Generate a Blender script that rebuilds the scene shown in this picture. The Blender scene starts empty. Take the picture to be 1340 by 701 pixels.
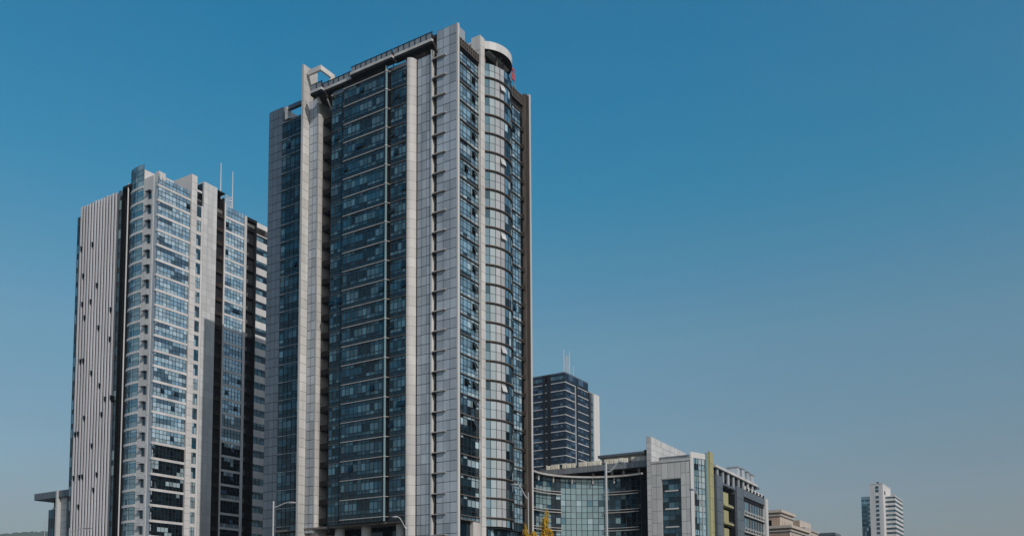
import bpy, math, random
from mathutils import Vector, Matrix, noise
random.seed(11)
S = bpy.context.scene
R = math.radians

# ------------------------------------------------------------------ camera
cam = bpy.data.cameras.new('camera'); co = bpy.data.objects.new('camera', cam)
S.collection.objects.link(co); S.camera = co
PIT, ROLL = .0796, -.0058
cp, sp, cr, sr = math.cos(PIT), math.sin(PIT), math.cos(ROLL), math.sin(ROLL)
fw = Vector((0, cp, sp)); up = Vector((0, -sp, cp)); rt = Vector((1, 0, 0))
r2 = rt*cr + up*sr; u2 = up*cr - rt*sr
m = Matrix((r2, u2, -fw)).transposed().to_4x4(); m.translation = (0, 0, 1.6)
co.matrix_world = m
cam.sensor_width = 36; cam.lens = 1166.67/1340*36; cam.shift_y = (717-350.5)/1340
cam.clip_start = .5; cam.clip_end = 20000

# ------------------------------------------------------------------ light
SUN_EL, SUN_AZ = R(36), math.atan2(.58, -.815)     # azimuth clockwise from +Y
sd = Vector((math.sin(SUN_AZ)*math.cos(SUN_EL), math.cos(SUN_AZ)*math.cos(SUN_EL), math.sin(SUN_EL)))
sun = bpy.data.lights.new('sun', 'SUN'); so = bpy.data.objects.new('sun', sun)
S.collection.objects.link(so); sun.energy = 2.6; sun.angle = R(.5); sun.color = (1, .93, .87)
so.rotation_euler = sd.to_track_quat('Z', 'Y').to_euler(); so.location = (200, -100, 300)
W = bpy.data.worlds.new('World'); S.world = W; W.use_nodes = True
nt = W.node_tree; bg = nt.nodes['Background']
sky = nt.nodes.new('ShaderNodeTexSky'); sky.sky_type = 'NISHITA'; sky.sun_disc = False
sky.sun_elevation = SUN_EL; sky.sun_rotation = SUN_AZ; sky.dust_density = 1.6; sky.ozone_density = 2.0
gt = nt.nodes.new('ShaderNodeNewGeometry') if False else nt.nodes.new('ShaderNodeTexCoord')
sx = nt.nodes.new('ShaderNodeSeparateXYZ'); nt.links.new(gt.outputs['Generated'], sx.inputs[0])
rp = nt.nodes.new('ShaderNodeValToRGB'); nt.links.new(sx.outputs['Z'], rp.inputs[0])
SKYTINT = [(0, (.60, .53, .51)), (.11, (.60, .54, .50)), (.30, (.54, .80, .73)), (.44, (.17, .87, .90)), (.56, (.07, .88, 1.0)), (1, (.11, .85, .97))]
while len(rp.color_ramp.elements) < len(SKYTINT): rp.color_ramp.elements.new(.5)
for e, (p_, c_) in zip(rp.color_ramp.elements, SKYTINT): e.position = p_; e.color = (*c_, 1)
mx = nt.nodes.new('ShaderNodeMix'); mx.data_type = 'RGBA'; mx.blend_type = 'MULTIPLY'; mx.inputs[0].default_value = 1
# towards the sun the sky turns paler
dt = nt.nodes.new('ShaderNodeVectorMath'); dt.operation = 'DOT_PRODUCT'; nt.links.new(gt.outputs['Generated'], dt.inputs[0]); dt.inputs[1].default_value = sd
pr_ = nt.nodes.new('ShaderNodeMapRange'); pr_.interpolation_type = 'SMOOTHSTEP'; nt.links.new(dt.outputs['Value'], pr_.inputs[0]); pr_.inputs[1].default_value = -.15; pr_.inputs[2].default_value = .75
pm = nt.nodes.new('ShaderNodeMix'); pm.data_type = 'RGBA'; nt.links.new(pr_.outputs[0], pm.inputs[0]); nt.links.new(rp.outputs[0], pm.inputs[6]); pm.inputs[7].default_value = (.72, .74, .72, 1)
# faint uneven haze veils
wm = nt.nodes.new('ShaderNodeMapping'); wm.inputs['Scale'].default_value = (1, 1, 3.2); wm.inputs['Rotation'].default_value = (.25, .5, .3); nt.links.new(gt.outputs['Generated'], wm.inputs[0])
wn = nt.nodes.new('ShaderNodeTexNoise'); wn.inputs['Scale'].default_value = 2.1; wn.inputs['Detail'].default_value = 5; wn.inputs['Roughness'].default_value = .5; wn.inputs['Distortion'].default_value = .4; nt.links.new(wm.outputs[0], wn.inputs[0])
wr = nt.nodes.new('ShaderNodeMapRange'); wr.inputs[1].default_value = .42; wr.inputs[2].default_value = .75; wr.inputs[4].default_value = .17; nt.links.new(wn.outputs[0], wr.inputs[0])
wx = nt.nodes.new('ShaderNodeMix'); wx.data_type = 'RGBA'; nt.links.new(wr.outputs[0], wx.inputs[0]); wx.inputs[7].default_value = (.75, .95, .90, 1)
nt.links.new(pm.outputs[2], wx.inputs[6]); pm = wx
nt.links.new(sky.outputs[0], mx.inputs[6]); nt.links.new(pm.outputs[2], mx.inputs[7])
mn = nt.nodes.new('ShaderNodeVectorMath'); mn.operation = 'MINIMUM'; nt.links.new(mx.outputs[2], mn.inputs[0]); mn.inputs[1].default_value = (4, 4, 4)
nt.links.new(mn.outputs[0], bg.inputs[0]); bg.inputs[1].default_value = .133
S.view_settings.view_transform = 'Standard'; S.view_settings.look = 'None'
S.view_settings.exposure = 0; S.view_settings.gamma = 1
S.cycles.max_bounces = 6; S.cycles.glossy_bounces = 3; S.cycles.diffuse_bounces = 3
S.cycles.transparent_max_bounces = 8; S.cycles.volume_bounces = 0

# ------------------------------------------------------------------ materials
def nodes(name):
    mt = bpy.data.materials.new(name); mt.use_nodes = True
    return mt, mt.node_tree, mt.node_tree.nodes['Principled BSDF']
def N(nt, t, **kw):
    n = nt.nodes.new(t)
    for k, v in kw.items(): setattr(n, k, v)
    return n
def mixc(nt, a, b, fac, mode='MIX'):
    x = N(nt, 'ShaderNodeMix', data_type='RGBA', blend_type=mode)
    for i, v in ((0, fac), (6, a), (7, b)):
        if hasattr(v, 'links'): nt.links.new(v, x.inputs[i])
        elif i == 0: x.inputs[0].default_value = v
        else: x.inputs[i].default_value = (*v, 1)
    return x.outputs[2]
def solid(name, col, rough=.7, metal=0, var=.18, scale=.6, streak=True, island=.12, spec=.4):
    """a painted / stone / metal surface: noise grain, vertical rain streaks, per-piece tone"""
    mt, nt, b = nodes(name)
    tc = N(nt, 'ShaderNodeNewGeometry'); mp = N(nt, 'ShaderNodeMapping'); nt.links.new(tc.outputs['Position'], mp.inputs[0])
    mp.inputs['Scale'].default_value = (1, 1, .12 if streak else 1)
    nz = N(nt, 'ShaderNodeTexNoise'); nz.inputs['Scale'].default_value = scale; nz.inputs['Detail'].default_value = 6
    nt.links.new(mp.outputs[0], nz.inputs[0])
    mr = N(nt, 'ShaderNodeMapRange'); mr.inputs[1].default_value = .3; mr.inputs[2].default_value = .7
    mr.inputs[3].default_value = 1-var; mr.inputs[4].default_value = 1+var*.5
    nt.links.new(nz.outputs[0], mr.inputs[0])
    ge = N(nt, 'ShaderNodeNewGeometry'); oi = N(nt, 'ShaderNodeObjectInfo')
    ad = N(nt, 'ShaderNodeMath', operation='ADD'); nt.links.new(ge.outputs['Random Per Island'], ad.inputs[0]); nt.links.new(oi.outputs['Random'], ad.inputs[1])
    fr = N(nt, 'ShaderNodeMath', operation='FRACT'); nt.links.new(ad.outputs[0], fr.inputs[0])
    m2 = N(nt, 'ShaderNodeMapRange'); m2.inputs[3].default_value = 1-island; m2.inputs[4].default_value = 1+island*.5
    nt.links.new(fr.outputs[0], m2.inputs[0])
    mu = N(nt, 'ShaderNodeMath', operation='MULTIPLY'); nt.links.new(mr.outputs[0], mu.inputs[0]); nt.links.new(m2.outputs[0], mu.inputs[1])
    cb = N(nt, 'ShaderNodeCombineColor')
    for i in range(3): nt.links.new(mu.outputs[0], cb.inputs[i])
    nt.links.new(mixc(nt, col, cb.outputs[0], 1, 'MULTIPLY'), b.inputs['Base Color'])
    b.inputs['Roughness'].default_value = rough; b.inputs['Metallic'].default_value = metal
    b.inputs['Specular IOR Level'].default_value = spec
    return mt
def glass(name, inner, refl=1.75, rough=.03, var=.5, tint=(.76, .94, 1), spread=1.0):
    """coated facade glass: the room or blind seen through it under a fresnel reflection"""
    mt, nt, b = nodes(name); nt.nodes.remove(b)
    out = nt.nodes['Material Output']
    ge = N(nt, 'ShaderNodeNewGeometry'); oi = N(nt, 'ShaderNodeObjectInfo')
    ad = N(nt, 'ShaderNodeMath', operation='ADD'); nt.links.new(ge.outputs['Random Per Island'], ad.inputs[0]); nt.links.new(oi.outputs['Random'], ad.inputs[1])
    fr = N(nt, 'ShaderNodeMath', operation='FRACT'); nt.links.new(ad.outputs[0], fr.inputs[0])
    mr = N(nt, 'ShaderNodeMapRange'); mr.inputs[3].default_value = 1-var; mr.inputs[4].default_value = 1+var*spread
    nt.links.new(fr.outputs[0], mr.inputs[0])
    cb = N(nt, 'ShaderNodeCombineColor')
    for i in range(3): nt.links.new(mr.outputs[0], cb.inputs[i])
    d = N(nt, 'ShaderNodeBsdfDiffuse'); nt.links.new(mixc(nt, inner, cb.outputs[0], 1, 'MULTIPLY'), d.inputs[0])
    g = N(nt, 'ShaderNodeBsdfGlossy'); g.inputs['Color'].default_value = (*tint, 1); g.inputs['Roughness'].default_value = rough
    # slight pillowing of the panes
    tc = N(nt, 'ShaderNodeTexCoord'); nz = N(nt, 'ShaderNodeTexNoise'); nz.inputs['Scale'].default_value = .45; nz.inputs['Detail'].default_value = 1
    nt.links.new(tc.outputs['Object'], nz.inputs[0])
    bp = N(nt, 'ShaderNodeBump'); bp.inputs['Strength'].default_value = .12; bp.inputs['Distance'].default_value = .15
    nt.links.new(nz.outputs[0], bp.inputs['Height']); nt.links.new(bp.outputs[0], g.inputs['Normal'])
    f = N(nt, 'ShaderNodeFresnel'); f.inputs[0].default_value = refl
    mxs = N(nt, 'ShaderNodeMixShader'); nt.links.new(f.outputs[0], mxs.inputs[0]); nt.links.new(d.outputs[0], mxs.inputs[1]); nt.links.new(g.outputs[0], mxs.inputs[2])
    nt.links.new(mxs.outputs[0], out.inputs[0])
    return mt
M = {
 'panel': solid('grey_aluminium_panel', (.48, .525, .57), .40, .2, .26, .35, island=.2),
 'panel_lt': solid('pale_aluminium_panel', (.61, .615, .61), .55, .05, .16, .35),
 'cream': solid('cream_stone_cladding', (.61, .60, .58), .7, 0, .24, .4),
 'white': solid('white_painted_render', (.66, .65, .64), .7, 0, .16, .4),
 'fin': solid('pinkish_white_fin', (.70, .68, .70), .65, 0, .14, .4),
 'dark': solid('dark_cladding', (.018, .020, .024), .7, 0, .3, .8, spec=.15),
 'brown': solid('weathered_brown_louvre', (.042, .034, .029), .8, 0, .45, 1.2, spec=.15),
 'mull': solid('dark_window_frame', (.05, .06, .07), .45, .4, .1, 1),
 'mull_lt': solid('pale_window_frame', (.42, .43, .44), .45, .3, .1, 1),
 'ledge': solid('pale_ledge', (.50, .48, .46), .6, 0, .2, .6),
 'ledge_br': solid('grey_brown_ledge', (.16, .14, .125), .6, 0, .25, .8),
 'slate_lt': solid('light_slate_panel', (.27, .30, .33), .5, .1, .2, .5),
 'slate': solid('blue_grey_panel', (.17, .20, .235), .4, .4, .15, .4),
 'yellow': solid('yellow_green_panel', (.40, .38, .20), .6, 0, .15, .6),
 'tan': solid('tan_stone_tiles', (.42, .31, .24), .8, 0, .2, .8),
 'cream_yellow': solid('cream_yellow_panel', (.82, .78, .66), .7, 0, .15, .8),
 'beige': solid('beige_stone', (.55, .49, .42), .8, 0, .15, .8),
 'pier_brown': solid('grey_brown_pier', (.17, .145, .125), .75, 0, .4, 1.5),
 'red': solid('red_sign_paint', (.55, .10, .11), .6, 0, .1, 1),
 'steel': solid('galvanised_steel', (.45, .46, .46), .45, .5, .1, 2),
 'mast': solid('white_mast_paint', (.62, .64, .66), .5, 0, .05, 1),
 'roof': solid('grey_roofing', (.14, .14, .14), .9, 0, .3, .5, False),
 'g_s': glass('spandrel_glass', (.008, .022, .034), 1.65),
 'g_d': glass('dark_glass', (.004, .012, .020), 1.65, var=.7),
 'g_m': glass('mid_glass', (.014, .055, .088), 1.8, var=.6),
 'g_b': glass('blind_behind_glass', (.075, .155, .20), 1.7, var=.5),
 'g_c': glass('bright_blind_behind_glass', (.26, .36, .40), 2.4, var=.4),
 'g_blue': glass('blue_tinted_glass', (.08, .17, .235), 3.6, var=.4),
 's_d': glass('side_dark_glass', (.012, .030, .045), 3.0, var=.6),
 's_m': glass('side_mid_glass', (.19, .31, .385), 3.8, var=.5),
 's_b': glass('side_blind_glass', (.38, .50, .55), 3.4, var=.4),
 'g_pale': glass('pale_opaline_glass', (.36, .43, .45), 2.0, var=.15),
  's_dk': glass('lower_side_glass', (.006, .014, .020), 2.2, var=.7),  # near-black colour, on lower storeys in place of a dark reflection
 'g_pool': glass('teal_glass', (.19, .29, .31), 2.3, var=.14),
 'g_navy': glass('navy_glass', (.008, .018, .045), 1.5, var=.6),
 'g_navy2': glass('navy_blind_glass', (.05, .095, .15), 1.5, var=.6),
 'open': solid('shade_black', (.004, .005, .006), .95, 0, .1, 1, spec=.05),  # near-black colour standing for the shade inside openings and slots
}

# ------------------------------------------------------------------ mesh helpers
# local frames of the buildings: u runs left along the front, v runs back along the right side, z up
class MB:
    def __init__(s): s.v = []; s.f = []; s.m = []; s.mats = []
    def mi(s, mat):
        if mat not in s.mats: s.mats.append(mat)
        return s.mats.index(mat)
    def poly(s, pts, mat, n=None):
        """pts in (u,v,z); n = outward direction in (u,v,z)"""
        p = [Vector((-a, b, c)) for a, b, c in pts]
        if n is not None:
            nn = (p[1]-p[0]).cross(p[2]-p[0])
            if nn.dot(Vector((-n[0], n[1], n[2]))) < 0: p.reverse()
        k = len(s.v); s.v += [tuple(q) for q in p]; s.f.append(tuple(range(k, k+len(p)))); s.m.append(s.mi(mat))
    def box(s, u0, u1, v0, v1, z0, z1, mat):
        a, b = sorted((-u0, -u1)); c, d = sorted((v0, v1)); e, f = sorted((z0, z1))
        k = len(s.v)
        s.v += [(a,c,e),(b,c,e),(b,d,e),(a,d,e),(a,c,f),(b,c,f),(b,d,f),(a,d,f)]
        s.f += [tuple(k+i for i in q) for q in ((0,3,2,1),(4,5,6,7),(0,1,5,4),(1,2,6,5),(2,3,7,6),(3,0,4,7))]
        s.m += [s.mi(mat)]*6
    def prism(s, pts, z0, z1, mat, side=None):
        """closed plan polygon (u,v) extruded; shared verts, sides may have another material"""
        p = [(-a, b) for a, b in pts]
        area = sum(p[i][0]*p[(i+1) % len(p)][1]-p[(i+1) % len(p)][0]*p[i][1] for i in range(len(p)))
        if area < 0: p.reverse()
        k = len(s.v); n = len(p)
        s.v += [(x, y, z0) for x, y in p]+[(x, y, z1) for x, y in p]
        s.f.append(tuple(k+n-1-i for i in range(n))); s.f.append(tuple(k+n+i for i in range(n))); s.m += [s.mi(mat)]*2
        for i in range(n):
            j = (i+1) % n; s.f.append((k+i, k+j, k+n+j, k+n+i)); s.m.append(s.mi(side or mat))
    def tube(s, p, q, r, mat, r1=None, n=8):
        """tube between two points in (u,v,z)"""
        a = Vector((-p[0], p[1], p[2])); b = Vector((-q[0], q[1], q[2])); d = (b-a).normalized()
        x = d.orthogonal().normalized(); y = d.cross(x); r1 = r if r1 is None else r1; k = len(s.v)
        for c, rr in ((a, r), (b, r1)):
            for i in range(n):
                t = 2*math.pi*i/n; s.v.append(tuple(c+x*rr*math.cos(t)+y*rr*math.sin(t)))
        for i in range(n):
            j = (i+1) % n; s.f.append((k+i, k+j, k+n+j, k+n+i))
        s.f.append(tuple(k+n-1-i for i in range(n))); s.f.append(tuple(k+n+i for i in range(n))); s.m += [s.mi(mat)]*(n+2)
    def mesh(s, name):
        me = bpy.data.meshes.new(name); me.from_pydata(s.v, [], s.f)
        for x in s.mats: me.materials.append(M[x])
        me.polygons.foreach_set('material_index', s.m); me.update(); return me
    def build(s, name, parent=None, loc=None, **kw):
        return link(name, s.mesh(name), parent, loc, **kw)
def link(name, me, parent=None, loc=None, **kw):
    o = bpy.data.objects.new(name, me); S.collection.objects.link(o); o.parent = parent
    if loc: o.location = (-loc[0], loc[1], loc[2])
    for k, v in kw.items(): o[k] = v
    return o
def thing(name, label, cat, x, y, yaw=0, z=0, group=None):
    o = bpy.data.objects.new(name, None); S.collection.objects.link(o); o.empty_display_size = 1
    o.location = (x, y, z); o.rotation_euler = (0, 0, -yaw); o['label'] = label; o['category'] = cat
    if group: o['group'] = group
    return o

def facade(parent, A, B, zs, H, ncol, rows, blind=.3, dark=.4, big=.09, mullion='mull', bar=.05, spand='g_s',
           cols=('g_d', 'g_m', 'g_b'), sash=None, sash_p=0, nv=5, depth=.10, colmats=None, name='window', run=3):
    """glazing between plan points A and B (seen from outside, left to right). One window object per storey,
    with its frame (and an opened sash) below it; alike storeys share mesh data."""
    dx, dy = B[0]-A[0], B[1]-A[1]; Ln = math.hypot(dx, dy); dx /= Ln; dy /= Ln
    # outward normal in (u,v): left->right travel is -u on the front, +v on the side
    n = (dy*-1, dx) if False else (-dy, dx)
    def P(s, z, o=0): return (dx*s+n[0]*o, dy*s+n[1]*o, z)
    cw = Ln/ncol; th = sum(r[0] for r in rows); k = H/th
    pan = []
    for vi in range(nv):
        mb = MB(); z = 0
        state = None; left = 0
        for h, kind in rows:
            h *= k
            seq = []
            for c in range(ncol):
                if left <= 0:
                    r = random.random(); state = cols[2] if r < blind else (cols[0] if r < blind+dark else cols[1]); left = random.randint(1, run)
                left -= 1; seq.append(state)
            for c in range(ncol):
                mat = spand if kind == 's' else seq[c]
                if colmats and colmats[c]: mat = colmats[c]
                t = random.uniform(-.018, .018); t2 = random.uniform(-.018, .018)
                mb.poly([P(c*cw, z, t), P((c+1)*cw, z, t2), P((c+1)*cw, z+h, -t), P(c*cw, z+h, -t2)], mat, (n[0], n[1], 0))
            z += h
        pan.append(mb.mesh(name+'_glazing'))
    fb = MB()
    def bar_v(s, w, d, z0=0, z1=H):
        q = [P(s-w/2, 0, -.02), P(s+w/2, 0, -.02), P(s+w/2, 0, d), P(s-w/2, 0, d)]
        fb.prism([(a, b) for a, b, _ in q], z0, z1, mullion)
    for c in range(ncol+1): bar_v(min(max(c*cw, bar/2), Ln-bar/2), bar, depth)
    z = 0
    for h, kind in rows:
        q = [P(0, 0, -.02), P(Ln, 0, -.02), P(Ln, 0, depth*.8), P(0, 0, depth*.8)]
        fb.prism([(a, b) for a, b, _ in q], z-(0 if z == 0 else big/2), z+big/2, mullion); z += h*k
    fr = fb.mesh('frame')
    sm = None
    if sash:
        sb = MB(); w, h, zo = sash
        sb.poly([P(0, zo, .03), P(w, zo, .03), P(w, zo+h, .03), P(0, zo+h, .03)], 'open', (n[0], n[1], 0))
        for o in (0, .05):
            sb.poly([P(0, zo+.05, .42+o), P(w, zo+.05, .42+o), P(w, zo+h, .06+o), P(0, zo+h, .06+o)], 'g_d', (n[0], n[1], .4) if o else (-n[0], -n[1], -.4))
        sm = sb.mesh('open_sash')
    out = []
    for z in zs:
        o = link(name, random.choice(pan), parent, (A[0], A[1], z)); link('frame', fr, o)
        if sm:
            for c in range(ncol):
                if random.random() < sash_p:
                    e = link('open_sash', sm, o, (dx*c*cw, dy*c*cw, 0))
        out.append(o)
    return out
def panels(parent, A, B, z0, z1, ncol, H, mat, out=.06, gap=.11, stuff=False, back='dark', name='cladding_panel'):
    """cladding panels with open joints, fixed proud of the wall between plan points A and B"""
    dx, dy = B[0]-A[0], B[1]-A[1]; Ln = math.hypot(dx, dy); dx /= Ln; dy /= Ln; n = (-dy, dx); cw = Ln/ncol
    def plan(s0, s1): return [(dx*s0, dy*s0), (dx*s1, dy*s1), (dx*s1+n[0]*out, dy*s1+n[1]*out), (dx*s0+n[0]*out, dy*s0+n[1]*out)]
    nr = max(1, round((z1-z0)/H)); H = (z1-z0)/nr
    jb = MB(); o1, o2 = .002, .022
    jb.prism([(A[0]+n[0]*o1, A[1]+n[1]*o1), (B[0]+n[0]*o1, B[1]+n[1]*o1), (B[0]+n[0]*o2, B[1]+n[1]*o2), (A[0]+n[0]*o2, A[1]+n[1]*o2)], z0, z1, back); jb.build('joint_backing', parent)
    if stuff:
        mb = MB()
        for r in range(nr):
            for c in range(ncol):
                e = random.uniform(-.012, .012)
                q = [(a+A[0]+n[0]*e, b+A[1]+n[1]*e) for a, b in plan(c*cw+gap/2, (c+1)*cw-gap/2)]
                mb.prism(q, z0+r*H+gap/2, z0+(r+1)*H-gap/2, mat)
        return mb.build(name, parent, kind='stuff')
    mb = MB(); mb.prism(plan(gap/2, cw-gap/2), gap/2, H-gap/2, mat); me = mb.mesh(name)
    for r in range(nr):
        for c in range(ncol):
            e = random.uniform(-.012, .012)
            link(name, me, parent, (A[0]+dx*c*cw+n[0]*e, A[1]+dy*c*cw+n[1]*e, z0+r*H))
def repeat(parent, me, name, zs, u=0, v=0):
    for z in zs: link(name, me, parent, (u, v, z))
def arc(cu, cv, r, a0, a1, n):       # angle 0 points to -u (right side), positive towards +v
    return [(cu-r*math.cos(a0+(a1-a0)*i/n), cv+r*math.sin(a0+(a1-a0)*i/n)) for i in range(n+1)]

# ------------------------------------------------------------------ main tower
YAW = .5573
T = thing('office_tower', 'tallest tower, grey panels and dark glass, with rounded bay and roof ring at its right', 'office tower', -10.218, 170, YAW)
FP = 4.04; F0 = 22.2
FZ = [F0+FP*i for i in range(23)]                # storey lines, last storey ends at 115.1
def core(mb): pass
mb = MB()
mb.box(.6, 53.3, 3.2, 26, 21.3, 116.4, 'dark')
mb.box(13, 37, 8, 25, 116.4, 117.4, 'roof')
mb.box(1.2, 53.6, 6.5, 26, 0, 21.3, 'dark')
mb.box(49.2, 53.7, .12, 26, 0, 119.2, 'slate')   # left end wall
mb.box(1.2, 5.2, .1, 26, 0, 21.3, 'dark')
mb.build('wall', T)
mb = MB()
mb.box(11.6, 48.9, -1.55, 3.4, 20.9, 21.3, 'ledge_br'); mb.box(.5, 1.3, .5, 25.9, 20.9, 21.3, 'ledge_br')
mb.build('soffit', T)
# corner slab: grey panels to the front, bright edge to the right
mb = MB(); mb.box(0, 5.3, 0, .48, 0, 121, 'panel_lt'); mb.box(0, .36, -.07, .0, 0, 121, 'cream'); mb.build('corner_slab', T)
panels(T, (5.3, 0), (.36, 0), 16.2, 121, 3, FP/2, 'panel', name='corner_panel')
# right side of the slab above the roof
mb = MB(); mb.box(.4, 5.3, .5, 3, 116.4, 120.9, 'panel'); mb.build('slab_return', T)
# service slot with one bracket per storey
mb = MB(); mb.box(5.3, 6.25, .9, 1.3, 0, 117, 'open'); mb.box(5.3, 6.25, 1.3, 3.3, 0, 117.6, 'brown'); mb.build('slot_wall', T)  # slot back coloured near-black for the shade in it
mb = MB(); mb.box(2.9, 6.15, -.5, -.07, -.16, .0, 'ledge'); mb.box(5.35, 6.2, -.2, .8, -.5, -.16, 'brown'); me = mb.mesh('bracket')
repeat(T, me, 'bracket', [18.13+4.049*i for i in range(-4, 25)])
mb = MB()
for i in range(29):
    z = 2+4.049*i
    mb.box(5.4, 6.0, .3, .85, z, z+.9+random.random(), 'brown'); mb.tube((5.7, .4, z), (5.7, .4, z+4), .06, 'dark', n=5)
mb.build('duct', T)
mb = MB(); mb.box(6.25, 6.58, -.3, 1.2, 0, 117.4, 'cream'); mb.build('edge_fin', T)
# right front pier: panels, then a concave cove up to the projecting glass
mb = MB(); mb.box(6.6, 11.2, .05, 3, 0, 116.2, 'dark'); mb.build('pier_wall', T)
panels(T, (10.4, .05), (6.6, .05), 16.2, 116.8, 3, FP/2, 'panel', name='pier_panel')
cv = [(11.6-1.2*math.sin(a)-.02, -1.6+1.6*(1-math.cos(a))) for a in [i*math.pi/2/8 for i in range(9)]]
nrow = 50; hz = 100.6/nrow
cm = MB(); cm.prism([(11.66, -1.62)]+cv+[(10.4, .3), (11.66, .3)], 0, hz-.04, 'cream'); cme = cm.mesh('cove_panel')
for r in range(nrow): link('cove_panel', cme, T, (0, 0, 16.2+r*hz))
mb = MB(); mb.box(11.66, 12.0, -1.5, 2, 0, 116.8, 'dark'); mb.box(10.2, 11.7, -.1, 1, 0, 116.6, 'dark'); mb.build('pier_back', T)
for px in (31.6, 24.2, 15.0):
    mb = MB(); mb.tube((px, 1.2, 0), (px, 1.2, 20.9), 1.05, 'cream', n=20); mb.build('column', T)
mb = MB(); mb.box(12, 33, 4.6, 5, 0, 20.9, 'g_d'); mb.build('lobby_glass', T)
# projecting glass volume on the front
VP = -1.7
mb = MB(); mb.box(11.7, 32.3, VP+.15, 3.3, 21.3, 115.9, 'dark'); mb.build('projecting_volume', T)
rows = [(1.0, 's'), (.75, 'v'), (1.55, 'v'), (.74, 'v')]
kw = dict(sash=(1.1, 1.2, 1.75), blind=.34, dark=.3, big=.06)
facade(T, (32.32, VP), (28.3, VP), FZ, FP, 4, rows, sash_p=.05, **kw)
facade(T, (28.25, VP-.55), (17.05, VP-.55), FZ, FP, 10, rows, sash_p=.045, nv=8, **kw)
facade(T, (15.8, VP), (11.7, VP), FZ, FP, 4, rows, sash_p=.09, **kw)
top = [(1.6, 'v')]
facade(T, (32.32, VP), (28.3, VP), [F0-.85], .8, 4, [(.8, 's')]); facade(T, (28.25, VP-.55), (17.05, VP-.55), [F0-.85], .8, 10, [(.8, 's')]); facade(T, (15.8, VP), (11.7, VP), [F0-.85], .8, 4, [(.8, 's')])
mb = MB(); mb.box(17.05, 28.25, VP-.5, VP+.2, 21.3, 116.2, 'dark'); mb.box(11.7, 32.3, VP+.02, 3, 115.2, 116.1, 'slate'); mb.build('bay_wall', T)
mb = MB(); mb.box(17.0, 28.3, VP-.85, VP-.56, -.05, .09, 'ledge'); me = mb.mesh('ledge'); repeat(T, me, 'ledge', FZ+[115.1])
mb = MB(); mb.box(11.7, 15.8, VP-.25, VP-.01, -.05, .07, 'ledge_br'); me = mb.mesh('sill_line'); repeat(T, me, 'sill_line', FZ+[115.1])
mb = MB(); mb.box(28.3, 32.3, VP-.12, VP-.01, -.04, .05, 'ledge_br'); me = mb.mesh('sill_line'); repeat(T, me, 'sill_line', FZ+[115.1])
mb = MB()
mb.tube((16.45, VP-.75, 21.3), (16.45, VP-.75, 116.2), .25, 'g_pool', n=12); mb.build('glass_downpipe', T)
mb = MB(); mb.box(15.85, 17.0, VP+.1, VP+.5, 21.3, 116, 'dark'); mb.build('joint_wall', T)
mb = MB(); mb.tube((16.45, VP-.75, -.09), (16.45, VP-.75, .09), .36, 'ledge', n=12); mb.box(15.9, 17.0, VP-.5, VP, -.06, .06, 'ledge'); me = mb.mesh('pipe_collar'); repeat(T, me, 'pipe_collar', FZ+[115.1])
# dark plant slot with balconies
mb = MB(); mb.box(32.35, 36.6, 2.4, 2.8, 20, 114, 'brown'); mb.box(32.3, 32.42, -1.6, 2.4, 20, 115.5, 'dark'); mb.build('slot_wall', T)
mb = MB(); mb.box(32.5, 36.6, .1, 2.4, -.15, .1, 'dark'); mb.box(32.5, 36.6, .1, .2, .1, 1.1, 'brown'); mb.box(33.2, 34.6, .9, 2.2, .1, 1.9, 'brown'); mb.box(34.9, 36, 2.2, 2.38, 0, 2.6, 'open'); me = mb.mesh('plant_balcony')
repeat(T, me, 'plant_balcony', FZ)
# left front pier: slab with bright right side, then a tall thin fin
mb = MB(); mb.box(36.7, 40.0, -1.35, 3.0, 20.2, 116.3, 'cream'); mb.build('pier', T)
panels(T, (39.3, -1.35), (36.95, -1.35), 20.2, 116.4, 2, FP/2, 'panel', stuff=True, name='pier_front_cladding')
panels(T, (36.7, -1.35), (36.7, .9), 20.2, 116.4, 2, FP/2, 'cream', out=.05, gap=.07, back='pier_brown', stuff=True, name='pier_side_cladding')
mb = MB(); mb.box(39.42, 39.88, -3.4, 1, 0, 123.2, 'cream')
mb.poly([(39.42, -3.4, 123.2), (39.42, 1, 123.2), (39.42, 1, 124.2), (39.42, -3.4, 124.2)], 'cream', (-1, 0, 0)); mb.box(39.44, 39.86, -3.38, .98, 123.2, 124.2, 'cream'); mb.build('tall_fin', T)
panels(T, (39.42, -3.38), (39.42, -1.36), 4, 124.1, 1, FP/2, 'cream', out=.05, gap=.07, back='pier_brown', stuff=True, name='fin_cladding')
mb = MB(); mb.box(36.7, 39.4, 0, 5, 0, 20.2, 'cream'); mb.build('pier_foot', T)
# left glass strip and left end panels
mb = MB(); mb.box(39.8, 49.2, .12, 3.3, 0, 115.6, 'dark'); mb.build('left_wall', T)
facade(T, (49.25, .05), (39.88, .05), [F0-FP]+FZ, FP, 7, rows, sash_p=.03, **kw)
facade(T, (49.25, .05), (39.88, .05), [F0-2*FP, F0-3*FP], FP, 7, [(1.0, 's'), (3.04, 'v')], blind=0)
mb = MB(); mb.box(39.9, 49.25, -.16, .02, -.05, .06, 'mull_lt'); me = mb.mesh('sill_line'); repeat(T, me, 'sill_line', [F0-FP*i for i in (3, 2, 1)]+FZ+[115.1])
panels(T, (53.8, .12), (49.35, .12), 4.2, 118.9, 3, FP/2, 'slate', stuff=True, name='end_cladding')
mb = MB()
mb.box(39.9, 48.2, .0, .8, 118.0, 118.9, 'slate')
mb.box(47.6, 48.3, -.25, .9, 115.9, 118.6, 'cream'); mb.box(46.9, 48.3, -.24, .89, 115.7, 116.2, 'cream')
for u in (41, 42.4): mb.tube((u, .4, 115.6), (u+1.2, .4, 117.6), .09, 'dark', n=5)
mb.build('roof_frame', T)
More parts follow.
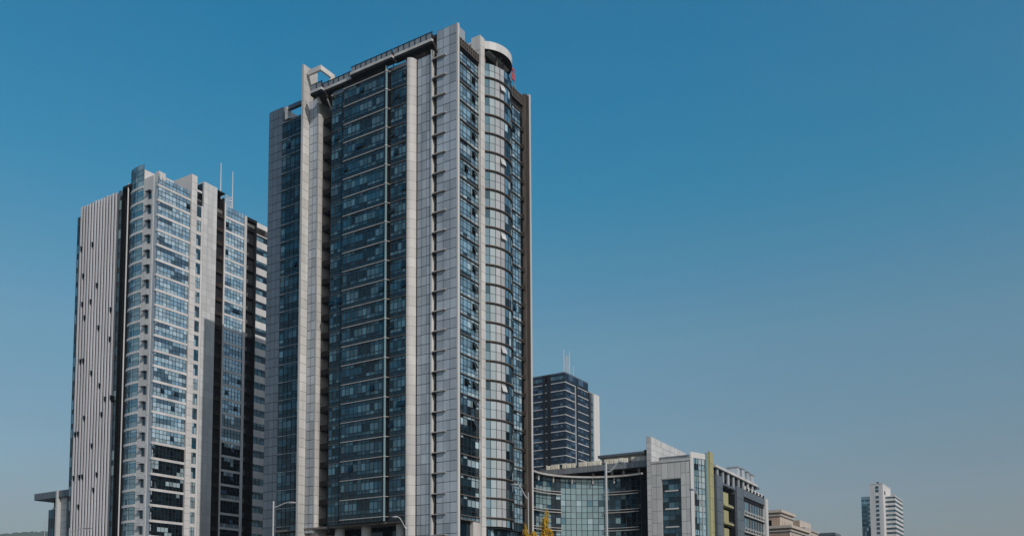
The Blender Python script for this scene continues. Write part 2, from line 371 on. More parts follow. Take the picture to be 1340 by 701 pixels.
# parapet with pale ledge, stepping in and out
def parapet(u0, u1, v, z0, z1):
    mb = MB(); d = .75
    mb.box(u0, u1, v, v+d, z0, z0+.55, 'cream'); mb.box(u0-.1, u1+.1, v+.1, v+1.6, z0-.45, z0, 'dark')
    mb.box(u0+.05, u1-.05, v+.3, v+.9, z0+.55, z1-.12, 'brown')
    o = mb.build('parapet', T)
    n = max(2, round((u1-u0)/1.5)); w = (u1-u0)/n; pb = MB()
    for i in range(n):
        pb.box(u0+i*w+.07, u0+(i+1)*w-.07, v+.2, v+.3, z0+.6, z1+.15, 'slate_lt'); pb.box(u0+i*w-.03, u0+i*w+.05, v+.1, v+.28, z0+.55, z1+.35, 'dark')
    pb.box(u0, u1, v+.12, v+.22, z1+.18, z1+.28, 'dark'); pb.build('railing_panel', o)
parapet(5.9, 16.1, -1.0, 118.75, 120.5)
parapet(14.5, 25.8, -3.2, 117.1, 118.6)
parapet(25.7, 34.7, -2.2, 117.0, 118.6)
parapet(33.4, 36.6, -4.0, 116.1, 117.8)
mb = MB()
for u in (8, 11, 16, 19, 22, 25, 28, 31): mb.tube((u, -.9, 118.7 if u < 14 else 117.2), (u, 1, 116.1), .12, 'dark', n=5)
mb.box(6.6, 14.5, 1.5, 3, 116.4, 120.2, 'brown'); mb.box(14.5, 34.7, 1, 3, 116.4, 118.0, 'brown'); mb.box(5.3, 6.6, .6, 1.2, 118.4, 121, 'brown')
mb.tube((6.1, -.3, 119.2), (4.9, -.5, 116.2), .22, 'brown', n=6)
mb.box(33.6, 36.3, -2.2, 2, 115.4, 116.0, 'brown'); mb.tube((34, -2, 116), (34, 0, 113.6), .2, 'cream', n=6); mb.tube((35.8, -3, 116.2), (35.8, -1.6, 114.8), .3, 'cream', n=6)
mb.build('roof_structure', T)
for u, v, h in ((9, 2, 4.2), (20, 3, 3.4), (2, 2, 3.0), (44, 3, 2.6), (30, 4, 3.2)):
    mb = MB(); mb.tube((u, v, 117), (u, v, 120.6+h*.5), .06, 'steel', r1=.02, n=5); mb.build('lightning_rod', T)
# hollow portal on top of the left pier
mb = MB()
mb.box(35.0, 38.9, -2.6, -2.1, 121.8, 122.9, 'cream'); mb.box(34.9, 35.5, -2.6, 1.8, 118.2, 121.8, 'cream') if False else None
mb.box(35.0, 35.5, -2.1, 1.8, 121.8, 122.9, 'cream'); mb.box(35.0, 38.9, 1.3, 1.8, 121.8, 122.9, 'cream') if False else None
mb.box(35.02, 35.48, .6, 1.75, 117, 121.8, 'cream'); mb.box(35.6, 39.4, .7, 1.7, 119.2, 120.0, 'cream'); mb.box(37.6, 38.6, -.6, 1.2, 116.4, 120.6, 'cream')
mb.box(36, 37.4, -.2, .4, 116.3, 119.4, 'brown'); mb.box(33.8, 35.4, -.5, 1.7, 116.4, 119.1, 'cream')
mb.build('roof_portal', T)

# ---- right side
U1 = .34
RZ = [21.8+3.98*i for i in range(23)]
mb = MB(); mb.box(U1+.1, 3.5, .5, 26, 21.3, 116.4, 'dark'); mb.build('side_wall', T)
mb = MB(); mb.box(-.02, .34, .5, .72, 20.9, 117.5, 'brown'); mb.build('corner_joint', T)
rr = [(.95, 'v'), (.95, 's'), (1.4, 'v'), (.7, 'v')]
for zz, kk in ((RZ[:6], dict(blind=.3, dark=.55, spand='s_dk')), (RZ[6:]+[113.34], dict(blind=.42, dark=.12, spand='s_m'))):  # lowest storeys get darker pane colours in place of mirrored buildings
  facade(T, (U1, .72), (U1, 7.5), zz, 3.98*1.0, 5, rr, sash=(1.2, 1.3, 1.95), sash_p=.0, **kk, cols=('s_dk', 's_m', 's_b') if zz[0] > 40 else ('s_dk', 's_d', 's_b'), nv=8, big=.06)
facade(T, (U1, .72), (U1, 7.5), [20.95], .82, 5, [(.8, 's')], spand='s_m')
mb = MB(); mb.box(.0, U1-.01, .74, 7.48, -.07, .09, 'ledge_br'); me = mb.mesh('sill_line'); repeat(T, me, 'sill_line', RZ+[113.34, 20.95])
# opened top-hung sashes in a column beside the white pier
sb = MB(); sb.poly([(U1-.05, 5.3, 0), (U1-.05, 6.5, 0), (U1-.05, 6.5, 1.4), (U1-.05, 5.3, 1.4)], 'open', (-1, 0, 0))
sb.prism([(U1-.75, 5.3), (U1-.70, 5.3), (U1-.70, 6.5), (U1-.75, 6.5)], .05, .12, 'mull')
for o in (0, .05):
    sb.poly([(U1-.78-o, 5.3, .05), (U1-.78-o, 6.5, .05), (U1-.1-o, 6.5, 1.4), (U1-.1-o, 5.3, 1.4)], 'g_d', (-1, 0, .4) if o else (1, 0, -.4))
sb.poly([(U1-.78, 5.3, .05), (U1-.1, 5.3, 1.4), (U1-.05, 5.3, .05)], 'open', (0, -1, 0))
sme = sb.mesh('open_sash')
for i, z in enumerate(RZ[4:]+[113.34][:0]):
    link('open_sash', sme, T, (0, 0, z+1.95))
    if random.random() < .10: link('open_sash', sme, T, (0, -2.7, z+1.9))
    if random.random() < .06: link('open_sash', sme, T, (0, -1.35, z+1.9))
mb = MB(); mb.box(-.3, 1.4, 7.5, 9.1, 0, 119.5, 'cream'); mb.box(-.3, 1.9, 7.45, 9.15, 119.5, 122.6, 'cream'); mb.build('white_pier', T)
panels(T, (-.3, 7.5), (-.3, 9.1), 4, 122.4, 1, FP/2, 'cream', out=.05, gap=.07, back='pier_brown', stuff=True, name='pier_cladding')
# curved bay
CU, CV, CR, A0 = 5.0, 14.4, 7.2, .823
AR = arc(CU, CV, CR, -A0, A0, 9)
BZ = [22.1+4.02*i for i in range(23)]
mb = MB(); q = arc(CU, CV, CR-.14, -A0, A0, 18); mb.prism(q+[(4, q[-1][1]), (4, q[0][1])], 20.3, 117.4, 'dark'); mb.build('bay_core', T)
lut = ['g_blue', 'g_pale', 'bay_panel', 'bay_panel', 'g_m', 'g_blue', 'g_blue', 'g_m', 'g_d']  # pale segments colour in the sun's reflection on the curve
M['bay_panel'] = solid('sun_pale_bay_panel', (.47, .485, .50), .4, .15, .15, .5)
def bay(H, rows, nv=6, low=False):
    out = []
    pan = []
    th = sum(rows)
    for vi in range(nv):
        mb = MB()
        for i in range(9):
            z = 0
            for j, h in enumerate(rows):
                h *= H/th
                c = lut[i]
                if c.startswith('g_') and i > 3: c = random.choice(['s_dk', 's_dk', 'g_d', 's_d', 's_b'] if low else ['g_blue', 'g_blue', 'g_d', 's_b'])  # low panes coloured dark as if mirroring a building
                if i == 0 and j == 1 and random.random() < .4: c = 'g_b'
                t = random.uniform(-.01, .01)
                a, b = AR[i], AR[i+1]; mid = ((a[0]+b[0])/2-CU, (a[1]+b[1])/2-CV)
                g = .04 if c == 'bay_panel' else 0
                aa = (a[0]+(b[0]-a[0])*g, a[1]+(b[1]-a[1])*g); bb = (b[0]-(b[0]-a[0])*g, b[1]-(b[1]-a[1])*g)
                mb.poly([(aa[0]+t, aa[1], z+g), (bb[0], bb[1]+t, z+g), (bb[0]+t, bb[1], z+h-g), (aa[0], aa[1]+t, z+h-g)], c, (mid[0], mid[1], 0))
                z += h
        pan.append(mb.mesh('bay_window_glazing'))
    fb = MB()
    for i, (a, b) in enumerate(AR): 
        k = (CR+.05)/CR; x, y = CU+(a-CU)*k, CV+(b-CV)*k
        fb.tube((x, y, 0), (x, y, H), .05, 'mull', n=5)
    z = 0
    for h in rows[:-1]:
        z += h*H/th
        for i in range(9):
            if i not in (2, 3): fb.tube((*AR[i], z), (*AR[i+1], z), .05, 'mull', n=4)
            else: fb.tube((*AR[i], z), (*AR[i+1], z), .03, 'dark', n=4)
    return pan, fb.mesh('frame')
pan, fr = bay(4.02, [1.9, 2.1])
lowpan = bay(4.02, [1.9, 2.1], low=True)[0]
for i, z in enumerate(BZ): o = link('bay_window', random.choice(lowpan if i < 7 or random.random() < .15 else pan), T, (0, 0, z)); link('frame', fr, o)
pan, fr = bay(3.0, [1.5, 1.5], 1)
for z in (BZ[-1]+4.02, 19.0)[:1]: o = link('bay_window', pan[0], T, (0, 0, z)); link('frame', fr, o)
ring = lambda r: arc(CU, CV, r, -A0-.02, A0+.02, 20)
mb = MB(); o_ = ring(CR+.26); i_ = ring(CR-.05)
mb.prism(o_+i_[::-1], -.06, .06, 'ledge_br'); mb.prism(ring(CR+.20)+i_[::-1], -.30, -.06, 'brown'); me = mb.mesh('bay_ledge'); repeat(T, me, 'bay_ledge', BZ+[BZ[-1]+4.02])
sb = MB(); a, b = AR[3], AR[4]
for o in (0, .05):
    k0 = (CR+.5+o)/CR; k1 = (CR+.08+o)/CR
    sb.poly([(CU+(a[0]-CU)*k0, CV+(a[1]-CV)*k0, 0), (CU+(b[0]-CU)*k0, CV+(b[1]-CV)*k0, 0), (CU+(b[0]-CU)*k1, CV+(b[1]-CV)*k1, 1.3), (CU+(a[0]-CU)*k1, CV+(a[1]-CV)*k1, 1.3)], 'panel_lt', (-1, 0, .4) if o else (1, 0, -.4))
sme = sb.mesh('open_sash')
for z in BZ:
    if random.random() < .16: link('open_sash', sme, T, (0, 0, z+1.9))
pan, fr = bay(1.75, [1.7], 1); o = link('bay_window', pan[0], T, (0, 0, 20.3)); link('frame', fr, o)
# roof ring over the bay
mb = MB(); RC = (3.6, 14.4); RR = 6.3
seg = 48; o_ = arc(*RC, RR, -math.pi, math.pi-2*math.pi/seg, seg-1); i_ = arc(*RC, RR-1.0, -math.pi, math.pi-2*math.pi/seg, seg-1)
for i in range(seg):
    j = (i+1) % seg
    mb.poly([(*o_[i], 120.7), (*o_[j], 120.7), (*o_[j], 122.4), (*o_[i], 122.4)], 'panel_lt', (o_[i][0]-RC[0], o_[i][1]-RC[1], 0))
    mb.poly([(*i_[i], 120.7), (*i_[j], 120.7), (*i_[j], 122.4), (*i_[i], 122.4)], 'brown', (RC[0]-i_[i][0], RC[1]-i_[i][1], 0))
    mb.poly([(*o_[i], 120.7), (*o_[j], 120.7), (*i_[j], 120.7), (*i_[i], 120.7)], 'dark', (0, 0, -1))
    mb.poly([(*o_[i], 122.4), (*o_[j], 122.4), (*i_[j], 122.4), (*i_[i], 122.4)], 'panel_lt', (0, 0, 1))
o = mb.build('roof_ring', T)
mb = MB()
mb.prism(arc(*RC, RR-.9, -math.pi, math.pi-2*math.pi/seg, seg-1), 121.3, 122.1, 'dark'); mb.build('ring_deck', o)
mb = MB()
for k in range(2): mb.box(-.6+k*2.6, .6+k*2.6, 10.4, 18.2, 120.4, 120.9, 'panel_lt')
mb.box(-1.4, 7, 13.9, 14.6, 120.8, 121.28, 'ledge_br'); mb.build('ring_beam', o)
mb = MB()
for a in (-.9, -.3, .3, .9, 2.2, -2.2): mb.tube((RC[0]-4.6*math.cos(a), RC[1]+4.6*math.sin(a), 116.5), (RC[0]-4.6*math.cos(a), RC[1]+4.6*math.sin(a), 121.3), .18, 'pier_brown', n=8)
mb.tube((3.6, 14.4, 116.4), (3.6, 14.4, 121.3), 2.4, 'brown', n=20); mb.build('ring_post', o)
# flat strip behind the bay, brown slot and end pier
facade(T, (U1, 19.7), (U1, 24.2), BZ, 4.02, 4, rr, blind=.3, dark=.15, cols=('s_d', 's_m', 's_b'), spand='s_m', big=.06, sash=(1.1, 1.2, 1.95), sash_p=.05)
facade(T, (U1, 19.7), (U1, 24.2), [20.3], 1.75, 4, [(1, 's')])
mb = MB(); mb.box(.05, U1-.01, 19.7, 24.2, -.06, .08, 'ledge_br'); me = mb.mesh('sill_line'); repeat(T, me, 'sill_line', BZ+[BZ[-1]+4.02])
mb = MB(); mb.box(.5, .9, 24.2, 25.2, 18, 116.5, 'brown'); mb.build('slot_wall', T)
mb = MB(); mb.box(-.1, .5, 24.2, 25.2, -.5, .5, 'brown'); mb.box(.3, .5, 24.3, 25.1, .6, 3, 'open'); me = mb.mesh('slot_spandrel'); repeat(T, me, 'slot_spandrel', BZ)
mb = MB(); mb.box(-.55, 2.0, 25.2, 26.7, 0, 119.0, 'pier_brown'); mb.box(-.66, 2.0, 26.7, 27.3, 0, 119.6, 'panel_lt'); mb.build('end_pier', T)
mb = MB()
for k in range(6): mb.box(-.55, -.62, 25.25+k*.24, 25.33+k*.24, 10, 118.9, 'brown')
mb.build('pier_rib', T)
def louvre(v0, v1, z0, z1, u):
    mb = MB(); mb.box(u+.15, u+.6, v0, v1, z0, z1, 'brown')
    o = mb.build('side_parapet', T); mb = MB()
    n = round((v1-v0)/.75)
    for i in range(n+1): v = v0+(v1-v0)*i/n; mb.box(u, u+.15, v-.06, v+.06, z0, z1+.15, 'ledge_br')
    for z in (z0+.1, (z0+z1)/2, z1-.1): mb.box(u+.03, u+.14, v0, v1, z-.06, z+.06, 'ledge_br')
    mb.build('louvre', o)
louvre(.5, 7.4, 116.6, 118.3, -.1); louvre(19.7, 26.3, 116.2, 118.4, -.1)
mb = MB(); mb.box(.1, .3, .6, 7.4, 115.9, 116.6, 'open'); mb.box(.6, 3, .6, 7.4, 115.8, 117.6, 'brown'); mb.box(2, 12, 9.2, 26.5, 116.4, 117.6, 'roof'); mb.box(.7, 2, 19.7, 26.4, 116, 117.8, 'brown'); mb.build('roof_deck', T)
# foot of the right side: recessed lobby with pale columns
mb = MB(); mb.box(.9, 1.1, 1, 25, 0, 20.9, 'g_d'); mb.build('lobby_glass', T)
for v in (5.1,): 
    mb = MB(); mb.box(.1, .85, v, v+2.3, 0, 20.88, 'ledge'); mb.build('lobby_column', T)
facade(T, (-.2, 9.6), (-.2, 19.4), [4, 9.3, 14.6], 5.3, 8, [(2.6, 'v'), (2.7, 'v')], cols=('g_m', 'g_pool', 'g_c'), blind=.4)  # mixed pane colours stand in for mirrored trees
mb = MB(); mb.prism(arc(CU, CV, CR-.3, -A0, A0, 18)+[(4, 19.6), (4, 9.2)], 19.9, 20.3, 'dark'); mb.build('bay_soffit', T)

# rooftop sign on the main tower, seen edge-on
sg = thing('rooftop_sign', 'red rooftop character sign seen nearly edge-on beside the roof ring of the central tower', 'sign', -10.218, 170, YAW)
mb = MB()
for k in range(1):
    v = 19.7+k*1.5; z = 119.5
    mb.box(-.5, -.35, v, v+1.2, z+2.2, z+2.5, 'red'); mb.box(-.5, -.35, v, v+1.2, z+1.2, z+1.5, 'red'); mb.box(-.5, -.35, v+.45, v+.72, z, z+2.9, 'red')
    mb.box(-.5, -.35, v+.05, v+.3, z+.1, z+1.2, 'red'); mb.box(-.5, -.35, v+.9, v+1.15, z, z+1.2, 'red'); mb.box(-.5, -.35, v, v+1.2, z, z+.22, 'red')
mb.build('sign_character', sg)
mb = MB()
for k in range(2): v = 19.5+k*1.55; mb.box(-.3, -.2, v, v+.1, 118, 122, 'steel'); mb.tube((-.25, v, 121.5), (1.2, v, 118.2), .05, 'steel', n=5)
mb.box(-.32, -.25, 19.5, 21.1, 119.8, 119.9, 'steel'); mb.box(-.32, -.25, 19.5, 21.1, 121.6, 121.7, 'steel'); mb.build('sign_frame', sg)
# ------------------------------------------------------------------ left tower
L = thing('office_tower', 'pale office tower left of the tallest one with ribbed left front and curved glass corner', 'office tower', -92.028, 225, YAW)
LZ = [26.8+4.03*i for i in range(-6, 22)]
mb = MB(); mb.box(.5, 35.3, .9, 30, 0, 116, 'dark'); mb.box(.5, 33, 4, 40, 116, 117, 'roof'); mb.box(1, 30, 29, 46, 0, 116.5, 'dark'); mb.build('wall', L)
# ribbed front: one fin after another over dark glass
facade(L, (33.6, .45), (16.75, .45), LZ, 4.03, 13, [(1.2, 's'), (2.83, 'v')], blind=.25, dark=.5, big=.08)
for k in range(13):
    u = 33.25-k*1.31; h = 117.7+random.uniform(-.12, .12)
    mb = MB(); mb.box(u-.60, u, -.62, -.45, 0, h, 'fin'); mb.box(u-.58, u-.02, -.45, .5, 0, h-.05, 'slate'); mb.build('fin', L)  # dark side colour paints in the shade between fins
for u in (31, 24.5, 21, 18.4):
    mb = MB(); mb.box(u-1, u, 1, 2.5, 116.5, 119, 'slate'); mb.build('roof_unit', L)
mb = MB(); mb.box(-.42, .34, -.7, .05, .2, 1.3, 'open'); mb.box(-.5, .4, -1.0, -.6, 1.25, 1.4, 'slate'); me = mb.mesh('vent_box')
for k, z in ((1, 10), (2, 10), (3, 14), (4, 6), (9, 14), (10, 13), (6, 5), (5, 11), (1, 15), (0, 15), (0, 18), (2, 18), (3, 18), (6, 16), (7, 8), (11, 9), (11, 7), (8, 12), (2, 20), (12, 13), (8, 18), (7, 19), (4, 2), (1, 4), (1, 6), (2, 7), (0, 2)):
    link('vent_box', me, L, (33.25-k*1.31-.98, 0, LZ[27-(z if z < 28 else 0)]+1.2))
# far left glass strip and joints
facade(L, (35.6, .1), (33.6, .1), LZ, 4.03, 2, [(1.3, 's'), (2.73, 'v')], cols=('g_m', 'g_blue', 'g_blue'), big=.1)
facade(L, (35.6, 6), (35.6, .1), LZ, 4.03, 4, [(1.3, 's'), (2.73, 'v')], cols=('g_m', 'g_blue', 'g_blue'), big=.1)
facade(L, (16.7, .1), (15.5, .1), LZ, 4.03, 1, [(1.3, 's'), (2.73, 'v')], cols=('g_m', 'g_m', 'g_pool'), big=.1)
mb = MB(); mb.box(12.6, 15.5, 3.4, 3.8, 0, 118.5, 'open'); mb.box(15.4, 15.5, .2, 3.4, 0, 118.9, 'open'); mb.box(13.2, 13.42, .3, .55, 0, 119.5, 'white'); mb.box(12.1, 15.5, .3, 4, 118.5, 119.2, 'dark'); mb.build('slot_wall', L)  # recess walls painted near-black as shade
mb = MB(); mb.box(13, 15.4, 1.2, 3.4, -.12, .12, 'dark'); mb.box(13, 15.4, 1.2, 1.3, .12, 1.1, 'brown'); mb.box(14, 15, 2.2, 3.3, .12, 1.8, 'ledge_br'); me = mb.mesh('balcony'); repeat(L, me, 'balcony', LZ)
# curved glass corner with white bands
q = [(8.6+4.5*math.cos(a), 1.5-1.5*math.sin(a)) for a in [i*math.pi/2/8 for i in range(9)]]+[(6.1, 0)]
def curved(H, rows, nv=6):
    out = []
    for vi in range(nv):
        mb = MB(); th = sum(rows)
        for i in range(len(q)-1):
            z = 0
            for j, h in enumerate(rows):
                h = h*H/th; a, b = q[i], q[i+1]; t = random.uniform(-.01, .01)
                c = random.choice(['g_blue', 'g_blue', 'g_m', 'g_b']) if i < 7 else random.choice(['g_pool', 'g_c', 'g_blue'])
                mb.poly([(a[0], a[1]+t, z), (b[0], b[1]-t, z), (b[0], b[1]+t, z+h), (a[0], a[1]-t, z+h)], c, ((a[0]+b[0])/2-8.1+.01, ((a[1]+b[1])/2-1.5)*3, 0)); z += h
        out.append(mb.mesh('curved_window_glazing'))
    fb = MB()
    for a in q: fb.tube((a[0], a[1]-.02, 0), (a[0], a[1]-.02, H), .055, 'mull', n=5)
    z = 0
    for h in rows[:-1]:
        z += h*H/sum(rows)
        for a, b in zip(q, q[1:]): fb.tube((*a, z), (*b, z), .05, 'mull', n=4)
    return out, fb.mesh('frame')
LC = [27.1+4.05*i for i in range(-6, 22)]
pan, fr = curved(3.35, [1.4, 1.2, .75])
for z in LC: o = link('curved_window', random.choice(pan), L, (0, 0, z+.7)); link('frame', fr, o)
pan, fr = curved(6.0, [1.5, 1.5, 1.5, 1.5], 1); o = link('curved_window', pan[0], L, (0, 0, LC[-1]+4.75)); link('frame', fr, o)
mb = MB(); k = lambda r, off: [(8.6+(r+.5)*math.cos(a), 1.5-(r-2.5)*math.sin(a)) for a in [i*math.pi/2/12 for i in range(13)]]+[(6.1, 4.0-r)]
mb.prism(k(4.12, 0)+[(6.1, .6), (8.1, .7), (11.5, 1.7)], 0, .68, 'white'); me = mb.mesh('white_band'); repeat(L, me, 'white_band', LC+[LC[-1]+4.05])
mb = MB(); mb.prism(k(3.8, 0)+[(6.1, 8), (11.9, 8)], 0, 116.6, 'dark'); mb.prism(k(3.8, 0)+[(6.1, 8), (11.9, 8)], 116.6, 121.4, 'white'); mb.build('curved_core', L)
# wall beside it with one small dark window per storey
mb = MB(); mb.box(1.75, 6.1, .0, .9, 0, 118.6, 'white'); mb.box(.35, 6.1, .9, 5, 116.5, 118.6, 'white'); mb.box(.0, 1.75, .12, .5, 0, 118.7, 'panel'); mb.box(.0, 1.5, .1, 2.2, 116.5, 119.3, 'panel_lt'); mb.build('corner_wall', L)
panels(L, (6.05, -.0), (4.2, -.0), 14.7, 118.4, 1, 4.03, 'white', out=.05, gap=.08, stuff=True, name='wall_cladding'); panels(L, (2.4, -.0), (1.8, -.0), 14.7, 118.4, 1, 4.03, 'white', out=.05, gap=.08, stuff=True, name='wall_cladding')
mb = MB(); mb.box(2.55, 3.9, -.04, .02, 0, 2.0, 'g_d'); mb.box(2.5, 4.6, -.75, -.02, 1.95, 2.1, 'slate'); mb.box(2.5, 2.62, -.2, .0, -.05, 2.0, 'slate'); me = mb.mesh('small_window'); repeat(L, me, 'small_window', [z+1.1 for z in LZ])
# right side
LB = [26.78+4.01*i for i in range(-6, 23)]
rr = [(1.05, 'v'), (1.2, 'v'), (1.0, 'v')]
kw = dict(blind=.45, dark=.15, cols=('s_d', 's_m', 's_b'), run=4, big=.07, sash=(1.0, 1.1, 1.1), nv=8)
lo = dict(kw); lo.update(cols=('s_dk', 's_dk', 's_b'), blind=.16, dark=.6, spand='s_dk')  # lower panes coloured dark to imitate a mirrored silhouette
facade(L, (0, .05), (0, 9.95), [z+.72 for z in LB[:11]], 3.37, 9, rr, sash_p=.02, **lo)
facade(L, (0, .05), (0, 9.95), [z+.72 for z in LB[11:-1]], 3.37, 9, rr, sash_p=.02, **kw)
facade(L, (0, .05), (0, 9.95), [LB[-1]+.78], 2.1, 9, [(1, 'v'), (1, 'v')], blind=.1, cols=('s_m', 's_m', 's_b'))
mb = MB(); mb.box(-.14, .5, -.05, 10.02, .08, .72, 'white'); me = mb.mesh('white_band'); repeat(L, me, 'white_band', LB)
mb = MB(); mb.box(-.45, 7.5, 10.04, 11.9, 0, 122.7, 'white'); mb.build('white_pier', L)
panels(L, (-.45, 10.04), (-.45, 11.9), 10, 122.6, 1, 4.01/2, 'white', out=.05, gap=.07, back='pier_brown', stuff=True, name='pier_cladding')
facade(L, (.1, 12.15), (.1, 13.7), [z+.85 for z in LB[:-1]], 3.0, 2, [(1.9, 'v'), (1.1, 'v')], blind=.5, cols=('g_m', 'g_c', 'g_c'), name='stair_window')
mb = MB(); mb.box(0.05, .5, 11.9, 14.3, 0, .85, 'white'); mb.box(.05, .5, 11.9, 14.3, 3.85, 4.01, 'white'); me = mb.mesh('stair_band'); repeat(L, me, 'stair_band', LB[:-1])
mb = MB(); mb.box(-.1, .5, 13.72, 14.3, 0, 115.2, 'white'); mb.box(.3, 5, 14.1, 14.28, 115, 121.9, 'g_d'); mb.box(.3, 6, 11.9, 14.1, 115, 116.5, 'dark'); mb.box(.3, 2, 11.92, 14.1, 119, 119.5, 'white'); mb.build('stair_wall', L)
mb = MB(); mb.box(-.2, 6, 14.3, 18.8, 0, 122.4, 'white'); mb.build('panel_wall', L)
panels(L, (-.2, 14.3), (-.2, 18.8), 10, 122.3, 3, 2.005, 'panel_lt', out=.05, gap=.07, back='panel', name='wall_panel')
mb = MB(); mb.box(1.6, 5, 18.8, 21.5, 0, 121.8, 'open'); mb.box(-.1, 1.6, 21.25, 21.5, 0, 120.6, 'brown'); mb.box(-.2, 5, 18.8, 21.5, 121.6, 122, 'dark'); mb.build('slot_wall', L)  # back of the slot carries its shade as near-black colour
mb = MB(); mb.box(-.1, 1.6, 18.8, 21.25, -.55, .55, 'brown'); mb.box(1.4, 1.6, 19.2, 20.6, .6, 2.8, 'open'); me = mb.mesh('slot_balcony'); repeat(L, me, 'slot_balcony', LB)
mb = MB(); mb.box(-.3, .6, 21.5, 21.9, 0, 119.5, 'white'); mb.build('edge_fin', L)
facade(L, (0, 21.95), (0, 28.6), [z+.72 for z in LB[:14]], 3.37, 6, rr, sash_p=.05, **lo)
facade(L, (0, 21.95), (0, 28.6), [z+.72 for z in LB[14:-1]], 3.37, 6, rr, sash_p=.06, **kw)
facade(L, (0, 21.95), (0, 28.6), [LB[-1]+.78], 2.9, 6, [(1, 'v'), (1, 'v')], blind=.1, cols=('s_m', 's_m', 's_b'))
mb = MB(); mb.box(-.12, .5, 21.92, 28.65, .08, .72, 'white'); me = mb.mesh('white_band'); repeat(L, me, 'white_band', LB)
mb = MB(); mb.box(-.2, 3, 28.7, 29.6, 0, 118.4, 'panel_lt'); mb.build('grey_fin', L)
mb = MB(); mb.box(1.6, 2.2, 29.6, 33.2, 0, 117.8, 'open'); mb.box(-.2, 1.6, 33.0, 33.3, 0, 118.3, 'dark'); mb.box(-.2, 3, 29.6, 33.3, 117.6, 118.4, 'dark'); mb.build('slot_wall', L)  # shade of this slot is put into its near-black back wall
mb = MB(); mb.box(.2, 1.6, 29.6, 33, -.15, .1, 'dark'); mb.tube((.3, 29.6, 1.1), (.3, 33, 1.1), .05, 'mull', n=5); mb.box(.9, 1.5, 30.2, 31.3, .1, 1.5, 'ledge_br'); mb.box(1.45, 1.58, 31.6, 32.5, .1, 2.2, 'open')
for k in range(7): mb.tube((.3, 29.7+k*.52, .1), (.3, 29.7+k*.52, 1.1), .03, 'mull', n=4)
me = mb.mesh('slot_balcony'); repeat(L, me, 'slot_balcony', LB)
mb = MB(); mb.box(.15, .8, 33.3, 46, 0, 118, 'dark'); mb.box(.0, 6, 33.3, 46, 114.5, 118.2, 'white'); mb.build('white_wall', L)
mb = MB(); mb.box(0, .5, 33.3, 46, 0, 2.0, 'white'); me = mb.mesh('wall_band'); repeat(L, me, 'wall_band', [LB[0]-.25+4.01*i for i in range(29)])
facade(L, (.12, 33.3), (.12, 46), [LB[0]+1.75+4.01*i for i in range(28)], 2.01, 9, [(1.3, 'v'), (.7, 'v')], blind=.3, cols=('g_d', 'g_m', 'g_b'), big=.05)

for u, v, h in ((4, 3, 3.2), (20, 4, 2.5), (3, 16, 4.5), (4, 36, 3)):
    mb = MB(); mb.tube((u, v, 116), (u, v, 119.5+h*.6), .07, 'steel', r1=.03, n=5); mb.build('lightning_rod', L)
# twin lattice mast on the left tower
A_ = thing('antenna_mast', 'white twin pole lattice mast on the roof of the pale left tower', 'mast', -92.028, 225, YAW, 116.9)
for nm, v, z in (('pole', 25.0, 17.3), ('pole', 29.3, 16.6)):
    mb = MB(); mb.tube((6, v, -.2), (6, v, z), .22, 'mast', r1=.12, n=6); mb.build(nm, A_)
mb = MB()
for i in range(9):
    z = i*.95
    mb.tube((6, 25.0, z), (6, 29.3, z+.95 if i % 2 else z), .085, 'mast', n=4); mb.tube((6, 25.0, z+.95), (6, 29.3, z+.95), .06, 'mast', n=4)
    mb.tube((6, 27.1, z), (6, 29.3, z+.95), .085, 'mast', n=4); mb.tube((6, 29.3, z), (6, 27.1, z+.95), .085, 'mast', n=4)
mb.tube((6, 27.1, 0), (6, 27.1, 8.5), .07, 'mast', n=5); mb.build('lattice', A_)

# ------------------------------------------------------------------ background tower
G = thing('office_tower', 'dark navy glass office tower with white storey bands behind the low curved building', 'office tower', 26.542, 430, YAW)
mb = MB(); mb.box(.3, 29.7, .3, 24.5, 0, 122.3, 'dark'); mb.box(12.3, 11.25, -.5, 1, 0, 122.4, 'dark'); mb.box(9.9, 8.1, -.5, 1, 0, 122.4, 'dark'); mb.box(0, 30, 0, 24.7, 122.2, 122.8, 'slate')
mb.box(-.3, .5, 9.9, 10.8, 0, 118, 'panel'); mb.box(-.2, .5, 11.3, 12.8, 0, 117.6, 'dark'); mb.build('wall', G)
GZ = [117.7-4.05*i for i in range(29, 0, -1)]
kw = dict(cols=('g_navy', 'g_navy', 'g_navy2'), blind=.22, dark=.5, spand='g_navy', nv=6, big=.1)
for A, B, n in (((30, 0), (12.4, 0), 12), ((8.05, 0), (.05, 0), 6), ((0, .05), (0, 9.8), 7), ((0, 12.9), (0, 24.6), 8)):
    facade(G, A, B, [z+.3 for z in GZ], 3.7, n, [(1.7, 'v'), (1.3, 'v'), (.7, 's')], **kw)
facade(G, (11.2, .1), (9.95, .1), [z+.3 for z in GZ], 3.7, 1, [(3, 'v')], **kw)
def gb(mb, t):
    for A, B in (((30, 12.4)), ((11.2, 9.95)), ((8.05, -.18))): mb.box(A, B, -.2, .3, 0, t, 'white')
    mb.box(-.2, .3, .31, 9.8, 0, t, 'white'); mb.box(-.2, .3, 12.9, 24.7, 0, t, 'white')
mb = MB(); gb(mb, .38); me = mb.mesh('white_band'); repeat(G, me, 'white_band', [z-.2 for z in GZ]+[117.5])
facade(G, (30, 0), (12.4, 0), [118.2], 4, 12, [(1.1, 's'), (1.9, 'v'), (1, 's')], cols=('g_b',)*3, spand='g_navy'); facade(G, (8.05, 0), (.05, 0), [118.2], 4, 6, [(1.1, 's'), (1.9, 'v'), (1, 's')], cols=('g_b',)*3, spand='g_navy')
